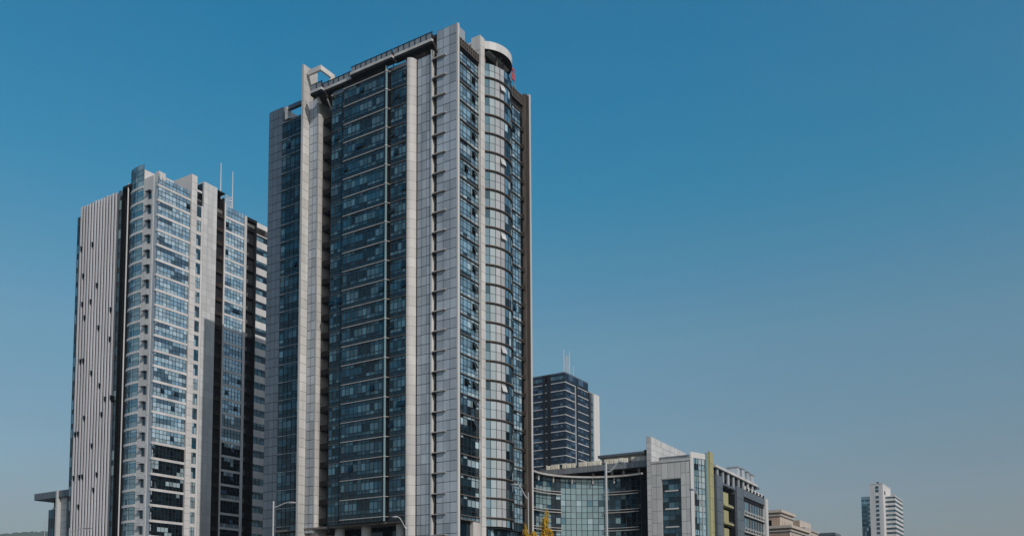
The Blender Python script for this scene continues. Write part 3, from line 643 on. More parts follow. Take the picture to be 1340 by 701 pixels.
facade(G, (0, .05), (0, 24.6), [118.2], 4, 14, [(1.1, 's'), (2.9, 'v')], cols=('g_navy', 'g_navy', 'g_navy2'), spand='g_navy')
mb = MB(); mb.box(1, 20, 24.7, 28.1, 0, 119, 'dark'); mb.box(.4, 20, 28.1, 30.4, 0, 118.4, 'slate'); mb.build('rear_block', G)
facade(G, (.3, 28.1), (.3, 30.4), [4*i for i in range(29)], 4, 2, [(1, 's'), (3, 'v')], cols=('g_blue',)*3, spand='g_m')
pr = [(6, 30.4), (-.4, 30.4)]+[(1.6-2*math.cos(a), 36.2+2.2*math.sin(a)) for a in [i*math.pi/2/8 for i in range(9)]]+[(6, 38.4)]
mb = MB(); mb.prism(pr, 0, 118.0, 'white')
for i in range(5): s_ = 1-i*.12; mb.prism([(6-(6-a)*s_, 30.4+(b-30.4)*(1-i*i*.012)) for a, b in pr], 118+i*.35, 118.35+i*.35, 'white')
mb.build('white_stair_tower', G)
mb = MB(); mb.box(12, 18, 8, 14, 122.8, 124.0, 'slate'); mb.build('roof_tank', G)
for u, v in ((5, 14), (9, 19)):
    mb = MB(); mb.tube((u, v, 122.6), (u, v, 126), .1, 'steel', n=5); mb.build('aerial', G)
A_ = thing('antenna_mast', 'thin pale lattice mast standing on the roof of the dark navy tower', 'mast', 26.542, 430, YAW, 122.8)
mb = MB(); mb.tube((2, 2.6, -.1), (2, 2.6, 12), .16, 'mast', n=5); mb.build('pole', A_); mb = MB(); mb.tube((2, 8.6, -.1), (2, 8.6, 12.6), .16, 'mast', n=5); mb.build('pole', A_)
mb = MB(); mb.tube((2, 12.5, -.1), (2, 12.5, 6), .14, 'mast', n=5); mb.build('pole', A_)
mb = MB()
for i in range(9):
    z = i*1.1; mb.tube((2, 2.6, z), (2, 8.6, z+1.1), .08, 'mast', n=4); mb.tube((2, 8.6, z), (2, 2.6, z+1.1), .06, 'mast', n=4); mb.tube((2, 5.6, z), (2, 8.6, z), .08, 'mast', n=4)
mb.tube((2, 5.6, 0), (2, 5.6, 10), .1, 'mast', n=4); mb.build('lattice', A_)

# ------------------------------------------------------------------ low curved office building
WY = .52
K = thing('low_office_building', 'low office building with concave glass front, pointed white sail wall and yellow fin', 'office building', 40.662, 200, WY)
CC = (16.99, -13.84); RA = 16.58
def cpt(r, t): return (CC[0]+r*math.cos(t), CC[1]+r*math.sin(t))      # t from +u towards +v
def ang(p): return math.atan2(p[1]-CC[1], p[0]-CC[0])
t0, t1 = ang((33.56, -13.46)), ang((13.3, 2.44))                    # left (behind the tower) .. right end
NP = 25
ts = [t0-.25+(t1+.02-t0+.25)*i/NP for i in range(NP+1)]
KZ = [5.5+4.33*i for i in range(7)]
DARKC = {0, 1, 2, 3, 8, 9, 19}; PALEC = {4, 5, 6, 7}
variants = []
def curt(H, rows, top=False):
    mb = MB()
    for i in range(NP):
        a, b = cpt(RA, ts[i]), cpt(RA, ts[i+1]); z = 0
        for j, h in enumerate(rows):
            side = i > 17
            if i in DARKC: c = random.choice(['g_s', 'g_d', 'g_d', 'g_c' if j != 0 and random.random() < .5 else 'g_d'])
            elif i in PALEC: c = random.choice(['g_pool', 'g_pool', 'g_c', 'g_m', 'g_pool'])
            elif not side: c = random.choice(['g_pool']*7+['g_c']+['g_b']*(1 if j == 1 else 0))
            else: c = random.choice(['g_b', 'g_m', 'g_d', 'g_pool', 'g_d', 'g_s'])
            if i >= 22: c = random.choice(['g_s', 'g_d', 'g_m'])
            t = random.uniform(-.012, .012)
            mb.poly([(a[0]+t, a[1], z), (b[0], b[1]+t, z), (b[0]-t, b[1], z+h), (a[0], a[1]-t, z+h)], c, (CC[0]-a[0], CC[1]-a[1], 0)); z += h
    return mb.mesh('curtain_window_glazing')
fb = MB(); H = 4.33
for t in ts: a = cpt(RA-.06, t); fb.tube((*a, 0), (*a, H), .06, 'mull', n=5)
for z in (0, 1.45, 2.9):
    for i in range(NP): fb.tube((*cpt(RA-.05, ts[i]), z), (*cpt(RA-.05, ts[i+1]), z), .055, 'mull', n=4)
fr = fb.mesh('frame')
pan = [curt(4.33, [1.45, 1.45, 1.43]) for _ in range(4)]
for i, z in enumerate(KZ): o = link('curtain_window', pan[i % 4], K, (0, 0, z)); link('frame', fr, o)
# double rails on both flanks of the curtain wall
def rail(ta, tb, r, z, w, mat='ledge'):
    mb = MB(); n = 10; o_ = [cpt(r, ta+(tb-ta)*i/n) for i in range(n+1)]; i_ = [cpt(r+.5, ta+(tb-ta)*i/n) for i in range(n+1)]
    mb.prism(o_+i_[::-1], z, z+w, mat); return mb
for a, b in ((ts[0], ts[10]), (ts[18], ts[NP]-.03)):
    for z in KZ[1:]:
        rail(a, b, RA-.75, z-.35, .16).build('rail', K); rail(a, b, RA-.75, z+.30, .12).build('rail', K)
mb = MB(); n = 30; q_ = [cpt(RA-1.7, t0-.25+(t1+.12-t0+.25)*i/n) for i in range(n+1)]; w_ = [cpt(RA-1.15, t0-.25+(t1+.12-t0+.25)*i/n) for i in range(n+1)]
mb.prism(q_+w_[::-1], 35.25, 35.65, 'ledge'); mb.prism([cpt(RA-1.3, t0-.25+(t1+.12-t0+.25)*i/n) for i in range(n+1)]+[cpt(RA+1, t0-.25+(t1+.12-t0+.25)*i/n) for i in range(n+1)][::-1], 35.66, 35.8, 'dark'); mb.build('roof_beam', K)
for i in (4, 8, 12, 16, 20):
    mb = MB(); mb.tube((*cpt(RA-.9, ts[i]), 33.9), (*cpt(RA-.9, ts[i]), 35.25), .2, 'ledge', n=8); mb.tube((*cpt(RA-1.3, ts[i]), 35.1), (*cpt(RA, ts[i]), 35.1), .12, 'ledge', n=6); mb.build('beam_post', K)
# block behind: dark attic, long fascia, pale roof panels
def backpts(r): return [cpt(r, t0-.25+(t1+.02-t0+.25)*i/n) for i in range(n+1)]
bp = backpts(RA+.12)
mb = MB(); mb.prism(bp+[(10.8, 3), (10.8, 18), (46, 18), (46, bp[0][1])], 0, 34.3, 'dark'); mb.box(11, 46, 6.2, 18, 34.3, 39.4, 'dark'); mb.build('wall', K)
mb = MB(); mb.box(10.7, 46, 3, 6.2, 37.4, 38.9, 'slate_lt'); mb.build('fascia', K)
panels(K, (46, 3), (10.75, 3), 37.45, 38.85, 26, 1.4, 'slate_lt', out=.08, gap=.08, name='fascia_panel')
for u in (14, 18, 21, 26, 31, 36, 41):
    mb = MB(); mb.box(u, u+.5, 4.2, 4.7, 34.3, 37.4, 'ledge'); mb.build('attic_post', K)
x = 11.3
while x < 38:
    for _ in range(random.choice((3, 4, 5))):
        w = 1.25; mb = MB(); h = random.uniform(1.25, 1.4); mb.box(x, x+w-.14, 4.2, 4.4, 38.9, 38.95+h, 'cream_yellow'); mb.box(x+.1, x+w-.24, 4.1, 4.2, 39.2, 38.6+h, 'cream_yellow'); mb.build('roof_panel', K); x += w
    mb = MB(); mb.box(x+.1, x+.5, 5, 5.5, 38.9, 39.7, 'brown'); mb.build('roof_vent', K); x += .75
mb = MB(); mb.box(11, 42, 6.2, 18, 39.4, 40.0, 'roof'); mb.prism([(14, 9), (26, 9), (26, 17), (14, 17)], 40, 41.7, 'beige'); mb.prism([(13, 8.4), (26.8, 8.4), (27.3, 17.6), (13, 17.6)], 41.7, 42.3, 'slate'); mb.build('roof_house', K)
for u in (11.6, 12.7):
    mb = MB(); mb.tube((u, 5, 39.6), (u, 5, 41.5), .32, 'dark', n=10); mb.tube((u, 5, 41.5), (u, 5, 41.8), .45, 'dark', n=10); mb.build('chimney', K)
# white sail wall and front wing
mb = MB(); mb.box(9.55, 10.6, 0, 25, 0, 43.9, 'panel_lt'); mb.build('sail_wall', K)
panels(K, (9.55, .3), (9.55, 25), 37.9, 43.8, 17, 1.47, 'panel_lt', out=.05, gap=.08, back='slate', stuff=True, name='sail_cladding')
panels(K, (10.58, 0), (9.57, 0), 17.6, 43.8, 1, 1.375, 'panel_lt', out=.05, gap=.08, back='slate', stuff=True, name='sail_cladding')
mb = MB()
mb.box(7.08, 9.55, .1, 4, 0, 37.8, 'panel_lt'); mb.box(0.02, 2.48, .1, 4, 0, 37.8, 'panel_lt'); mb.box(2.48, 7.08, .1, 4, 33.5, 37.8, 'panel_lt'); mb.box(.1, 9.55, 4, 18, 0, 37.7, 'panel_lt'); mb.box(2.48, 7.08, .9, 4, 0, 33.5, 'dark'); mb.build('wing_wall', K)
for A, B, n_, z0, z1 in (((9.5, .1), (7.1, .1), 2, 18.0, 37.4), ((2.45, .1), (.05, .1), 2, 18.0, 37.4), ((7.1, .1), (2.45, .1), 3, 33.6, 37.4)):
    panels(K, A, B, z0, z1, n_, 2.72, 'panel_lt', out=.06, gap=.08, back='slate', name='wing_panel')
mb = MB(); mb.box(.0, 9.5, -.1, .1, 37.42, 37.9, 'panel_lt'); mb.box(1.2, 9.4, 5.5, 17.5, 37.8, 39.4, 'panel_lt'); mb.box(.8, 9.4, 5.2, 17.8, 39.4, 39.7, 'slate'); mb.build('wing_roof', K)
facade(K, (7.06, .55), (2.5, .55), [33.5-4.15*i for i in range(1, 7)], 4.15, 3, [(1.3, 's'), (.35, 's'), (1.4, 'v'), (1.1, 'v')], blind=.35, dark=.35, big=.1, spand='g_m', run=2)
for i in range(1, 7):
    mb = MB(); mb.box(3.2, 6.4, .3, .54, 33.5-4.15*i+1.3, 33.5-4.15*i+1.62, 'panel_lt'); mb.build('window_grille', K)
# faceted corner turned towards the street
P0, P1 = (0, 0), (-1.75, 4.46)
def fp(t): return (P0[0]+(P1[0]-P0[0])*t, P0[1]+(P1[1]-P0[1])*t)
mb = MB(); mb.prism([(1, .3), fp(0), (-1.55, 4.46), (-1.0, 8), (1, 8)], 0, 38.6, 'panel_lt') ; mb.build('facet_wall', K)
mb = MB(); mb.prism([(.2, -.12), (-.15, -.05), (-1.95, 4.42), (1, 6)], 38.0, 39.3, 'panel_lt'); mb.build('facet_parapet', K)
mb = MB(); mb.prism([(.1, -.1), (-.22, .1), (-.42, .75), (.1, .9)], 0, 38.0, 'panel_lt'); mb.build('facet_fin', K)
kz = [38-2.72*i for i in range(1, 14)]
off = lambda p: (p[0]-.05, p[1]-.02)
facade(K, off(fp(.18)), off(fp(.50)), kz, 2.72, 2, [(1.4, 'v'), (1.3, 'v')], blind=.3, dark=.3, cols=('g_d', 'g_blue', 'g_pool'), big=.08)
facade(K, off(fp(.50)), off(fp(1)), kz, 2.72, 2, [(1.36, 'v'), (1.36, 'v')], cols=('g_c', 'g_pale', 'g_pale'), big=.1)
mb = MB(); mb.box(-1.7, -2.2, 4.55, 8.4, 0, 39.6, 'g_pool'); mb.build('glass_fin', K)
mb = MB(); mb.box(-2.2, -2.6, 5.6, 8.4, 0, 40.1, 'yellow'); mb.build('yellow_fin', K)
panels(K, (-2.6, 5.65), (-2.6, 8.35), 16, 40, 2, 2.67, 'yellow', out=.06, gap=.07, back='slate', name='yellow_panel')
# long right side, one step forward
US = -3.0
mb = MB(); mb.box(US+3.2, 9, 8.4, 56, 0, 33.2, 'dark'); mb.box(US+.5, US+3.2, 26, 56, 0, 32.6, 'dark'); mb.build('side_core', K)
mb = MB(); mb.box(US, 2, 9.2, 14.2, 0, 35.2, 'slate'); mb.box(US+.2, 2, 14.2, 26.2, 33.5, 34.0, 'slate'); mb.build('side_slab', K)
panels(K, (US, 9.25), (US, 14.15), 18, 35.2, 2, 2.7, 'slate', out=.06, gap=.08, name='side_panel')
mb = MB(); mb.box(US, 1, 26.1, 32.4, 0, 34.6, 'slate'); mb.build('side_pillar', K)
panels(K, (US, 26.15), (US, 32.35), 18, 34.5, 2, 2.7, 'slate', out=.06, gap=.08, name='side_panel')
mb = MB(); mb.box(US-.1, 1, 9, 46.5, 36.9, 37.5, 'panel_lt'); mb.box(US+.6, 1, 9.2, 46, 34.9, 36.9, 'dark'); mb.box(US-.1, .5, 45.9, 48.5, 36.5, 36.9, 'slate'); mb.build('roof_slab', K)
for v in (11, 15.5, 20, 24.5, 29, 33.5, 38, 42.5):
    mb = MB(); mb.box(US+.3, US+.7, v, v+1.2, 33.4, 36.9, 'panel'); mb.build('roof_pier', K)
for i, z in enumerate((28.9, 24.6, 20.3, 16.0, 11.7)):
    mb = MB(); mb.box(US-.1, US+2.2, 14.3, 18.3, z, z+2.8, 'yellow'); mb.box(US-.35, US+3, 14.25, 22, z-.5, z-.05, 'yellow'); mb.build('yellow_balcony', K)
    mb = MB(); mb.box(US+1.2, US+3.2, 18.7, 26, z-.5, z-.1, 'dark'); mb.box(US+1.0, US+1.2, 18.7, 26, z-.1, z+.8, 'slate'); mb.build('loggia', K)
for z in (31.9, 27.6, 23.3, 19.0, 14.7, 10.4):
    facade(K, (US+.45, 32.5), (US+.45, 53.6), [z-3.6], 3.5, 8, [(1, 's'), (2.5, 'v')], blind=.25, dark=.5, big=.14, mullion='mull_lt', bar=.25)
    mb = MB(); mb.box(US-.2, US+.5, 32.4, 53.7, z-4.05, z-3.75, 'ledge'); mb.build('floor_ledge', K)
    mb = MB(); mb.box(US-.2, US-.1, 32.4, 53.7, z-3.1, z-2.95, 'ledge')
    for k in range(9): mb.box(US-.2, US-.1, 32.4+k*2.65, 32.5+k*2.65, z-3.75, z-2.95, 'ledge')
    mb.build('railing', K)
mb = MB(); mb.box(US-.1, US+1.5, 32.4, 53.7, 32.7, 34.6, 'slate'); mb.box(US+.2, US+1.5, 32.5, 53.6, 31.8, 32.7, 'dark'); mb.build('side_attic', K)
for k in range(6):
    mb = MB(); mb.tube((US+.2, 34+k*3.3, 34.6), (US+.2, 34+k*3.3, 35.5), .5, 'panel_lt', n=8); mb.box(US-.3, US+.4, 35+k*3.3, 36+k*3.3, 34.6, 35.1, 'dark'); mb.build('roof_unit', K)
mb = MB(); mb.box(US-.4, 1, 53.7, 56.2, 0, 34.6, 'panel_lt'); mb.build('end_pillar', K)
mb = MB(); mb.box(-2, 9, 46, 56, 33.2, 34.4, 'roof'); mb.build('rear_roof', K)
for v, h in ((30, 1.4), (34.5, 1.6), (39.5, 1.5), (43.6, 1.3)):
    mb = MB(); mb.box(US+.8, US+3.4, v, v+2.6, 37.5, 38.6+h, 'panel'); mb.box(US+.6, US+3.6, v-.2, v+2.9, 38.6+h, 38.8+h, 'steel'); mb.build('roof_cooler', K)

# ------------------------------------------------------------------ beige building far right of it
B = thing('stone_building', 'tan and beige stone building with stepped flat roofs and cornices right of the low office', 'building', 91.0, 300, YAW)
def block(mb, u0, u1, v0, v1, z1, c=.5):
    mb.box(u0, u1, v0, v1, 0, z1-2.0, 'beige'); mb.box(u0-c, u1+c, v0-c, v1+c, z1-2.0, z1-1.5, 'ledge'); mb.box(u0-.1, u1+.1, v0-.1, v1+.1, z1-1.5, z1-.9, 'tan'); mb.box(u0-c-.4, u1+c+.4, v0-c-.4, v1+c+.4, z1-.9, z1, 'beige')
mb = MB(); block(mb, .4, 16, .4, 17.4, 38.2); mb.box(.35, 16, .30, .4, 0, 36.2, 'tan'); mb.build('upper_block', B)
mb = MB(); block(mb, -4.4, 16, -5.6, 19, 32.2, .4); mb.box(-4.4, 16, -5.7, -5.6, 0, 30.2, 'tan'); mb.build('lower_block', B)
for u, z in ((3.2, 32.6), (7, 32.6), (11, 32.6)):
    mb = MB(); mb.box(u, u+1.8, .22, .32, z, z+2.2, 'open'); mb.box(u-.1, u+1.9, .15, .32, z-.2, z, 'ledge'); mb.build('window', B)
for u in (0, 4, 8, 12):
    mb = MB(); mb.box(u, u+1.8, -5.8, -5.68, 26.4, 28.8, 'open'); mb.build('window', B)
for v in (3, 6, 9, 12):
    mb = MB(); mb.box(.32, .42, v, v+1, 32.8, 34.6, 'tan'); mb.build('window', B)
for v in (-3, 2, 7, 12):
    mb = MB(); mb.box(-4.5, -4.38, v, v+1.4, 26, 29, 'g_m'); mb.build('window', B)
B2 = thing('stone_building', 'smaller beige stone block with tan front peeking out right of the stepped stone building', 'building', 107.2, 330, YAW)
mb = MB(); mb.box(0, 12, 0, 16.5, 0, 37.9, 'beige'); mb.box(.1, 12, -.08, 0, 0, 37.8, 'tan'); mb.build('upper_block', B2)
mb = MB(); mb.box(-2.2, 12, -3, 18.5, 0, 34.0, 'beige'); mb.box(-2.6, 12.3, -3.4, 18.9, 34.0, 34.9, 'ledge'); mb.box(-2, 12, -3.1, -3, 0, 34, 'tan'); mb.build('lower_block', B2)
for v in (2, 7, 12):
    mb = MB(); mb.box(-2.3, -2.18, v, v+1.6, 29.5, 32.6, 'g_m'); mb.build('window', B2)
D = thing('flat_roofed_building', 'low dark flat roof just showing above the bottom edge right of the stone blocks', 'building', 137.75, 380, YAW)
mb = MB(); mb.box(0, 18, 0, 10, 0, 36.6, 'slate'); mb.build('wall', D); mb = MB(); mb.box(-.8, 19, -.8, 11, 36.6, 37.7, 'slate'); mb.box(-.4, 18.4, -.4, 10.4, 37.7, 38.0, 'roof'); mb.build('roof', D)
facade(D, (18, -.1), (0, -.1), [33], 3, 10, [(3, 'v')])

# ------------------------------------------------------------------ far right tower
Q = thing('apartment_tower', 'slim pale apartment tower standing alone at the far right with horizontal window bands', 'apartment tower', 251.89, 600, YAW)
mb = MB(); mb.box(0, 8.6, 0, 31.5, 0, 92.4, 'white'); mb.box(3, 4.2, 2, 3.2, 92.4, 93.8, 'dark'); mb.box(-.15, 8.75, -.15, 31.6, 92.1, 92.5, 'white'); mb.build('core', Q)
mb = MB(); mb.box(8.6, 14.3, .8, 24, 0, 84.1, 'slate'); mb.build('glass_wing', Q)
qz = [83.9-3.05*i for i in range(1, 26)]
facade(Q, (14.2, .7), (8.6, .7), qz, 3.05, 4, [(1.2, 's'), (1.85, 'v')], cols=('g_blue', 'g_blue', 'g_m'), spand='g_b')
mb = MB(); mb.box(-6.1, 0, 8, 40, 0, 84.4, 'dark'); mb.box(-6.3, 0, 7.8, 40.2, 83.8, 84.5, 'white'); mb.build('flats_core', Q)
mb = MB(); mb.box(-6.3, -.02, 7.75, 40.2, 0, 1.6, 'white'); me = mb.mesh('white_band'); repeat(Q, me, 'white_band', [81.0-3.05*i for i in range(0, 26)])
facade(Q, (0, 7.95), (-6.1, 7.95), [z-1.3 for z in [83.9-3.05*i for i in range(0, 26)]], 1.5, 4, [(1.5, 'v')], blind=.15, cols=('g_m', 'g_m', 'g_b')); facade(Q, (-6.15, 8), (-6.15, 40), [z-1.3 for z in [83.9-3.05*i for i in range(0, 26)]], 1.5, 10, [(1.5, 'v')], blind=.1)
mb = MB(); mb.box(2.7, 4.8, -.1, .05, 0, 1.8, 'g_m'); mb.box(2.6, 4.9, -.14, -.02, -.12, .0, 'ledge'); me = mb.mesh('window'); repeat(Q, me, 'window', [89.0, 86.6]+[82.3-3.05*i for i in range(0, 25)])
mb = MB(); mb.box(-.12, .05, 4, 9, 85.2, 87.6, 'ledge_br'); mb.build('roof_opening', Q)
mb = MB(); mb.box(-5, -2.5, 14, 20, 84.5, 86, 'ledge'); mb.build('roof_tank', Q)
mb = MB(); mb.tube((6, 6, 92.4), (6, 6, 96.5), .12, 'steel', n=5); mb.build('aerial', Q)

# ------------------------------------------------------------------ pavilion at the left
V = thing('pavilion', 'small dark glazed pavilion with overhanging flat roof left of the ribbed tower', 'pavilion', -126.4, 250.8, YAW, -.5)
V.scale = (1.32, 1.32, 1.32)
mb = MB(); mb.box(-1.5, 12.0, 0, 9, 28.5, 29.98, 'slate'); mb.build('roof', V)
panels(V, (12, 0), (3.35, 0), 28.52, 29.96, 7, 1.44, 'slate', out=.06, gap=.08, name='fascia_panel'); panels(V, (2.7, 0), (-1.4, 0), 28.52, 29.96, 3, 1.44, 'slate', out=.06, gap=.08, name='fascia_panel')
mb = MB(); mb.box(2.75, 3.3, -.3, .6, 0, 30.05, 'panel_lt'); mb.build('white_column', V)
mb = MB(); mb.box(.5, 2.75, .6, 1.2, 0, 28.5, 'panel_lt'); mb.build('side_wall', V)
panels(V, (2.7, .6), (.55, .6), 14, 28.4, 1, 1.3, 'panel_lt', out=.05, gap=.08, back='slate', name='wall_panel')
mb = MB(); mb.box(3.3, 6.4, 1.2, 8, 26, 28.5, 'dark'); mb.box(3.3, 7.6, .9, 8, 0, 26.2, 'dark'); mb.box(-1.3, .5, .8, 8, 0, 28.5, 'slate'); mb.box(3.3, 6.4, .8, 1.1, 26.25, 26.6, 'ledge'); mb.build('glass_block', V)
facade(V, (7.6, .85), (3.35, .85), [14.2+4*i for i in range(3)], 4, 4, [(2, 'v'), (2, 'v')], blind=.08, dark=.7)

# unseen blocks added only to darken the glass reflections
def added_block(label, x, y, yaw, w, d, h):
    t = thing('added_reflection_block', label, 'added reflection block', x, y, yaw)
    mb = MB(); mb.box(.3, w-.3, .3, d-.3, 0, h, 'dark'); mb.box(0, w, 0, d, h-1.2, h, 'slate'); mb.box(w*.3, w*.6, d*.3, d*.6, h, h+3, 'slate'); mb.build('wall', t)
    zs = [4*i for i in range(int((h-1.5)//4))]
    for A, B, n_ in (((w, 0), (0, 0), 9), ((0, 0), (0, d), 9), ((w, d), (w, 0), 9), ((0, d), (w, d), 9)):
        facade(t, A, B, zs, 4, n_, [(1.2, 's'), (2.8, 'v')], blind=.25, dark=.6, nv=3, big=.12)
added_block('dark glass block added unseen behind the tallest tower to darken reflections in lower left tower windows', 2, 229, 0, 29, 32, 60)
added_block('dark glass block added beyond the right edge of the view to darken reflections in the tallest tower', 192, 236, 0, 30, 32, 84)

# ------------------------------------------------------------------ street lamps
def lamp(label, x, y, top, side, arm, z_end, droop=0, r=.09, twin=None):
    """pole at (x,y); the arm rises from z=top-.5 towards +x (side 1) or -x (side -1) and carries a flat head"""
    t = thing('street_lamp', label, 'street lamp', x, y, 0, 0, group='street lamps along the road')
    mb = MB(); mb.tube((0, 0, .4), (0, 0, top), r, 'steel', r1=r*.7, n=8); mb.build('pole', t)
    mb = MB(); mb.tube((0, 0, 0), (0, 0, .45), r*2.2, 'steel', r1=r*1.8, n=8); mb.build('base', t)
    def branch(s, arm, z_end, z0):
        pts = []
        for i in range(9):
            f = i/8; pts.append((-s*arm*.62*f, 0, z0+(z_end-z0)*(f*f*(3-2*f))+droop*math.sin(f*math.pi)))
        mb = MB()
        for a, b in zip(pts, pts[1:]): mb.tube(a, b, .045, 'steel', n=6)
        mb.build('arm', t)
        a = pts[-1]; mb = MB(); L_ = arm*.38; e = -s*L_
        # flat cobra head
        sec = []
        for i in range(7):
            f = i/6; w = (.05, .11, .15, .16, .15, .11, .04)[i]; h = (.05, .07, .09, .09, .08, .06, .03)[i]; sec.append((a[0]+e*f, w, h))
        k = len(mb.v)
        for u, w, h in sec:
            for q in range(8):
                g = 2*math.pi*q/8; mb.v.append((-u, w*math.cos(g), a[2]+h*math.sin(g)+.03*0))
        for i in range(6):
            for q in range(8): mb.f.append((k+i*8+q, k+i*8+(q+1) % 8, k+i*8+8+(q+1) % 8, k+i*8+8+q)); mb.m.append(mb.mi('steel'))
        mb.f.append(tuple(k+q for q in range(8))); mb.f.append(tuple(k+48+q for q in range(8))); mb.m += [mb.mi('steel')]*2
        mb.build('lamp_head', t)
    branch(side, arm, z_end, top-.45)
    if twin: branch(*twin)
    return t
lamp('street lamp in front of the left end of the tallest tower, arm to the right', -16.96, 63, 10.1, 1, 1.6, 9.98)
lamp('street lamp whose arm reaches left across the foot of the tallest tower columns', -8.55, 73, 9.45, -1, 1.35, 10.08)
lamp('street lamp in front of the curved bay at the foot of the tallest tower', 1.12, 60, 10.2, -1, 1.15, 10.72, r=.05)
lamp('street lamp before the concave glass front with an S-curved arm to the right', 5.02, 47, 9.9, 1, 1.05, 9.9, droop=-.16, r=.1)
lamp('street lamp beside the yellow fin with its head bent to the left', 12.28, 57, 9.35, -1, .85, 9.9, r=.06)
lamp('long armed street lamp low in front of the ribbed left tower', -49.87, 100, 12.2, 1, 2.6, 12.15, r=.07)

# ------------------------------------------------------------------ trees
def leafmat(name, cols):
    mt, nt, b = nodes(name); ge = N(nt, 'ShaderNodeNewGeometry'); r = N(nt, 'ShaderNodeValToRGB')
    nt.links.new(ge.outputs['Random Per Island'], r.inputs[0]); e = r.color_ramp.elements
    e[0].color = (*cols[0], 1); e[1].color = (*cols[1], 1); b.inputs['Roughness'].default_value = .75
    nt.links.new(r.outputs[0], b.inputs['Base Color'])
    tr = N(nt, 'ShaderNodeBsdfTranslucent'); nt.links.new(r.outputs[0], tr.inputs[0])
    ms = N(nt, 'ShaderNodeMixShader'); ms.inputs[0].default_value = .35; nt.links.new(b.outputs[0], ms.inputs[1]); nt.links.new(tr.outputs[0], ms.inputs[2])
    nt.links.new(ms.outputs[0], nt.nodes['Material Output'].inputs[0]); return mt
M['leaf_y'] = leafmat('yellow_autumn_leaves', ((.40, .22, .02), (.78, .54, .05)))
M['leaf_g'] = leafmat('dark_green_leaves', ((.03, .06, .02), (.09, .13, .04)))
M['bark'] = solid('bark', (.10, .075, .055), .9, 0, .4, 4)
def tree(label, x, y, H, cz, lobes, nleaf, leaf, size, trunk_r=.16, cat='tree'):
    t = thing('deciduous_tree', label, cat, x, y)
    mb = MB(); mb.tube((0, 0, 0), (.05, 0, cz), trunk_r, 'bark', r1=trunk_r*.7, n=8); mb.tube((.05, 0, cz), (0, .03, H*.93), trunk_r*.7, 'bark', r1=.02, n=6)
    for (lx, ly, lz, rx, rz) in lobes:
        mb.tube((0, 0, max(cz*.8, lz-rz*1.3)), (-lx, ly, lz), trunk_r*.4, 'bark', r1=.015, n=5)
        for k in range(5):
            g = random.uniform(0, 6.3); mb.tube((-lx, ly, lz-rz*.4), (-lx+rx*.8*math.cos(g), ly+rx*.8*math.sin(g), lz+random.uniform(-.3, .8)*rz), trunk_r*.14, 'bark', r1=.008, n=4)
    mb.build('trunk', t)
    mb = MB(); tot = sum(l[3]**2*l[4] for l in lobes)
    for (lx, ly, lz, rx, rz) in lobes:
        clumps = [(Vector((random.gauss(0, .5), random.gauss(0, .5), random.gauss(0, .5))), random.uniform(.18, .36)) for _ in range(26)]
        for k in range(int(nleaf*rx*rx*rz/tot)):
            c, s_ = random.choice(clumps); p = c+Vector((random.gauss(0, s_), random.gauss(0, s_), random.gauss(0, s_)))*.6
            if p.length > 1.15: continue
            taper = 1-.3*max(0, p.z)
            pt = Vector((lx+p.x*rx*taper, ly+p.y*rx*taper, lz+p.z*rz))
            a = Vector((random.gauss(0, 1), random.gauss(0, 1), random.gauss(0, 1))).normalized(); b = a.orthogonal().normalized(); s2 = size*random.uniform(.6, 1.3)
            kk = len(mb.v); mb.v += [tuple(pt-a*s2*.5), tuple(pt+b*s2*.35), tuple(pt+a*s2*.5), tuple(pt-b*s2*.35)]; mb.f.append((kk, kk+1, kk+2, kk+3)); mb.m.append(mb.mi(leaf))
    mb.build('crown', t)
tree('tall narrow tree with bright yellow autumn leaves at the bottom centre', 2.35, 60, 9.0, 3.2, [(.02, 0, 8.45, .16, .6), (-.10, 0, 7.8, .30, .7), (.14, .1, 7.1, .34, .7), (-.22, 0, 6.7, .38, .8), (.10, .1, 6.1, .55, .8), (-.05, 0, 5.0, .8, 1.1)], 12000, 'leaf_y', .14)
tree('shorter bushy yellow tree left of the tall narrow yellow one', 1.38, 59, 8.0, 2.6, [(-.50, 0, 7.5, .20, .45), (-.36, 0, 6.9, .34, .5), (.12, .1, 7.0, .34, .6), (-.15, .2, 6.1, .62, .7), (0, 0, 4.9, .9, .9), (.60, 0, 6.6, .36, .6)], 11000, 'leaf_y', .14)
tree('small green tree top peeking in at the bottom left corner', -40.35, 70, 8.4, 3, [(0, 0, 6.6, 1.2, 1.6), (-.6, .3, 5.4, 1.3, 1.4)], 6000, 'leaf_g', .2)

# ------------------------------------------------------------------ ground, road, hill
def flat(name, x0, x1, y0, y1, z, mat, kind='structure', h=0):
    mb = MB()
    if h: mb.box(-x0, -x1, y0, y1, z-h, z, mat)
    else: mb.poly([(-x0, y0, z), (-x1, y0, z), (-x1, y1, z), (-x0, y1, z)], mat, (0, 0, 1))
    return mb.build(name, None, kind=kind)
M['asphalt'] = solid('asphalt', (.05, .05, .052), .9, 0, .3, 3, False)
M['paving'] = solid('paving_stone', (.24, .23, .22), .85, 0, .25, 1.5, False)
M['earth'] = solid('city_ground', (.10, .105, .09), .95, 0, .4, .05, False)
M['paint'] = solid('road_paint', (.7, .7, .68), .7, 0, .2, 5, False)
flat('ground', -6000, 6000, -6000, 6000, -.16, 'earth')
flat('road', -400, 400, 14, 44, -.12, 'asphalt')
flat('pavement', -400, 400, 44, 110, .0, 'paving', h=.15); flat('pavement', -400, 400, -6, 14, .0, 'paving', h=.15)
mb = MB()
for i in range(-20, 21): mb.poly([(i*9-2, 28.9, -.116), (i*9+2, 28.9, -.116), (i*9+2, 29.05, -.116), (i*9-2, 29.05, -.116)], 'paint', (0, 0, 1))
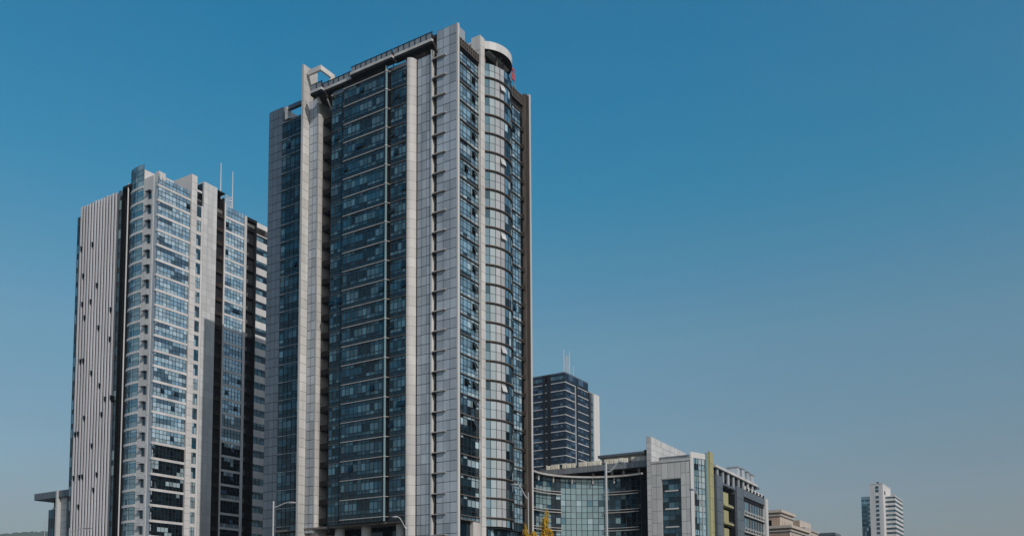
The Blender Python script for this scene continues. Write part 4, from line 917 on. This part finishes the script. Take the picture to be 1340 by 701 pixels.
mb.build('lane_markings', bpy.data.objects['road'], kind='stuff')
hm = MB(); NX, NY = 60, 8
def hz(x, y):
    r = max(0, 1-((y-1750)/420)**2); w = 1/(1+math.exp((x+560)/90))*(1/(1+math.exp((-1400-x)/140)))
    return (180+22*noise.noise(Vector((x*.006, y*.004, 0)))+8*noise.noise(Vector((x*.03, y*.02, 3)))+9*noise.noise(Vector((x*.12, y*.1, 8))))*r*w-2
NX, NY = 500, 40
for j in range(NY+1):
    for i in range(NX+1):
        x = -2000+1700*i/NX; y = 1330+840*j/NY; hm.v.append((x*3.2, y*3.2, hz(x, y)*3.2))
for j in range(NY):
    for i in range(NX):
        a = j*(NX+1)+i; hm.f.append((a, a+1, a+NX+2, a+NX+1)); hm.m.append(0)
M['forest'] = solid('wooded_hillside', (.05, .075, .035), .95, 0, .5, .02, False); hm.mats = ['forest']
hm.build('hill', None, kind='structure')
mt_ = thing('radio_mast', 'faint thin radio mast on the hazy hill at the lower left', 'mast', -790*3.2, 1500*3.2, 0, 120*3.2); mt_.scale = (3.2, 3.2, 3.2)
mb = MB(); mb.tube((0, 0, 0), (0, 0, 58), .9, 'steel', r1=.4, n=5); mb.build('pole', mt_)
mb = MB(); mb.tube((-3, 0, 40), (3, 0, 40), .4, 'steel', n=4); mb.tube((-2, 0, 50), (2, 0, 50), .4, 'steel', n=4); mb.build('crossbar', mt_)
# ------------------------------------------------------------------ air
hb = MB(); hb.box(6500, -3500, -60, 7200, -1.3, 620, 'roof')
hmt = bpy.data.materials.new('haze_air'); hmt.use_nodes = True; n2 = hmt.node_tree; n2.nodes.remove(n2.nodes['Principled BSDF'])
pv = n2.nodes.new('ShaderNodeVolumePrincipled'); pv.inputs['Color'].default_value = (.86, .93, 1, 1); pv.inputs['Density'].default_value = .00009; pv.inputs['Anisotropy'].default_value = .2
n2.links.new(pv.outputs[0], n2.nodes['Material Output'].inputs['Volume'])
M['haze'] = hmt; hb.mats = ['haze']; ho = hb.build('haze', None, kind='stuff')
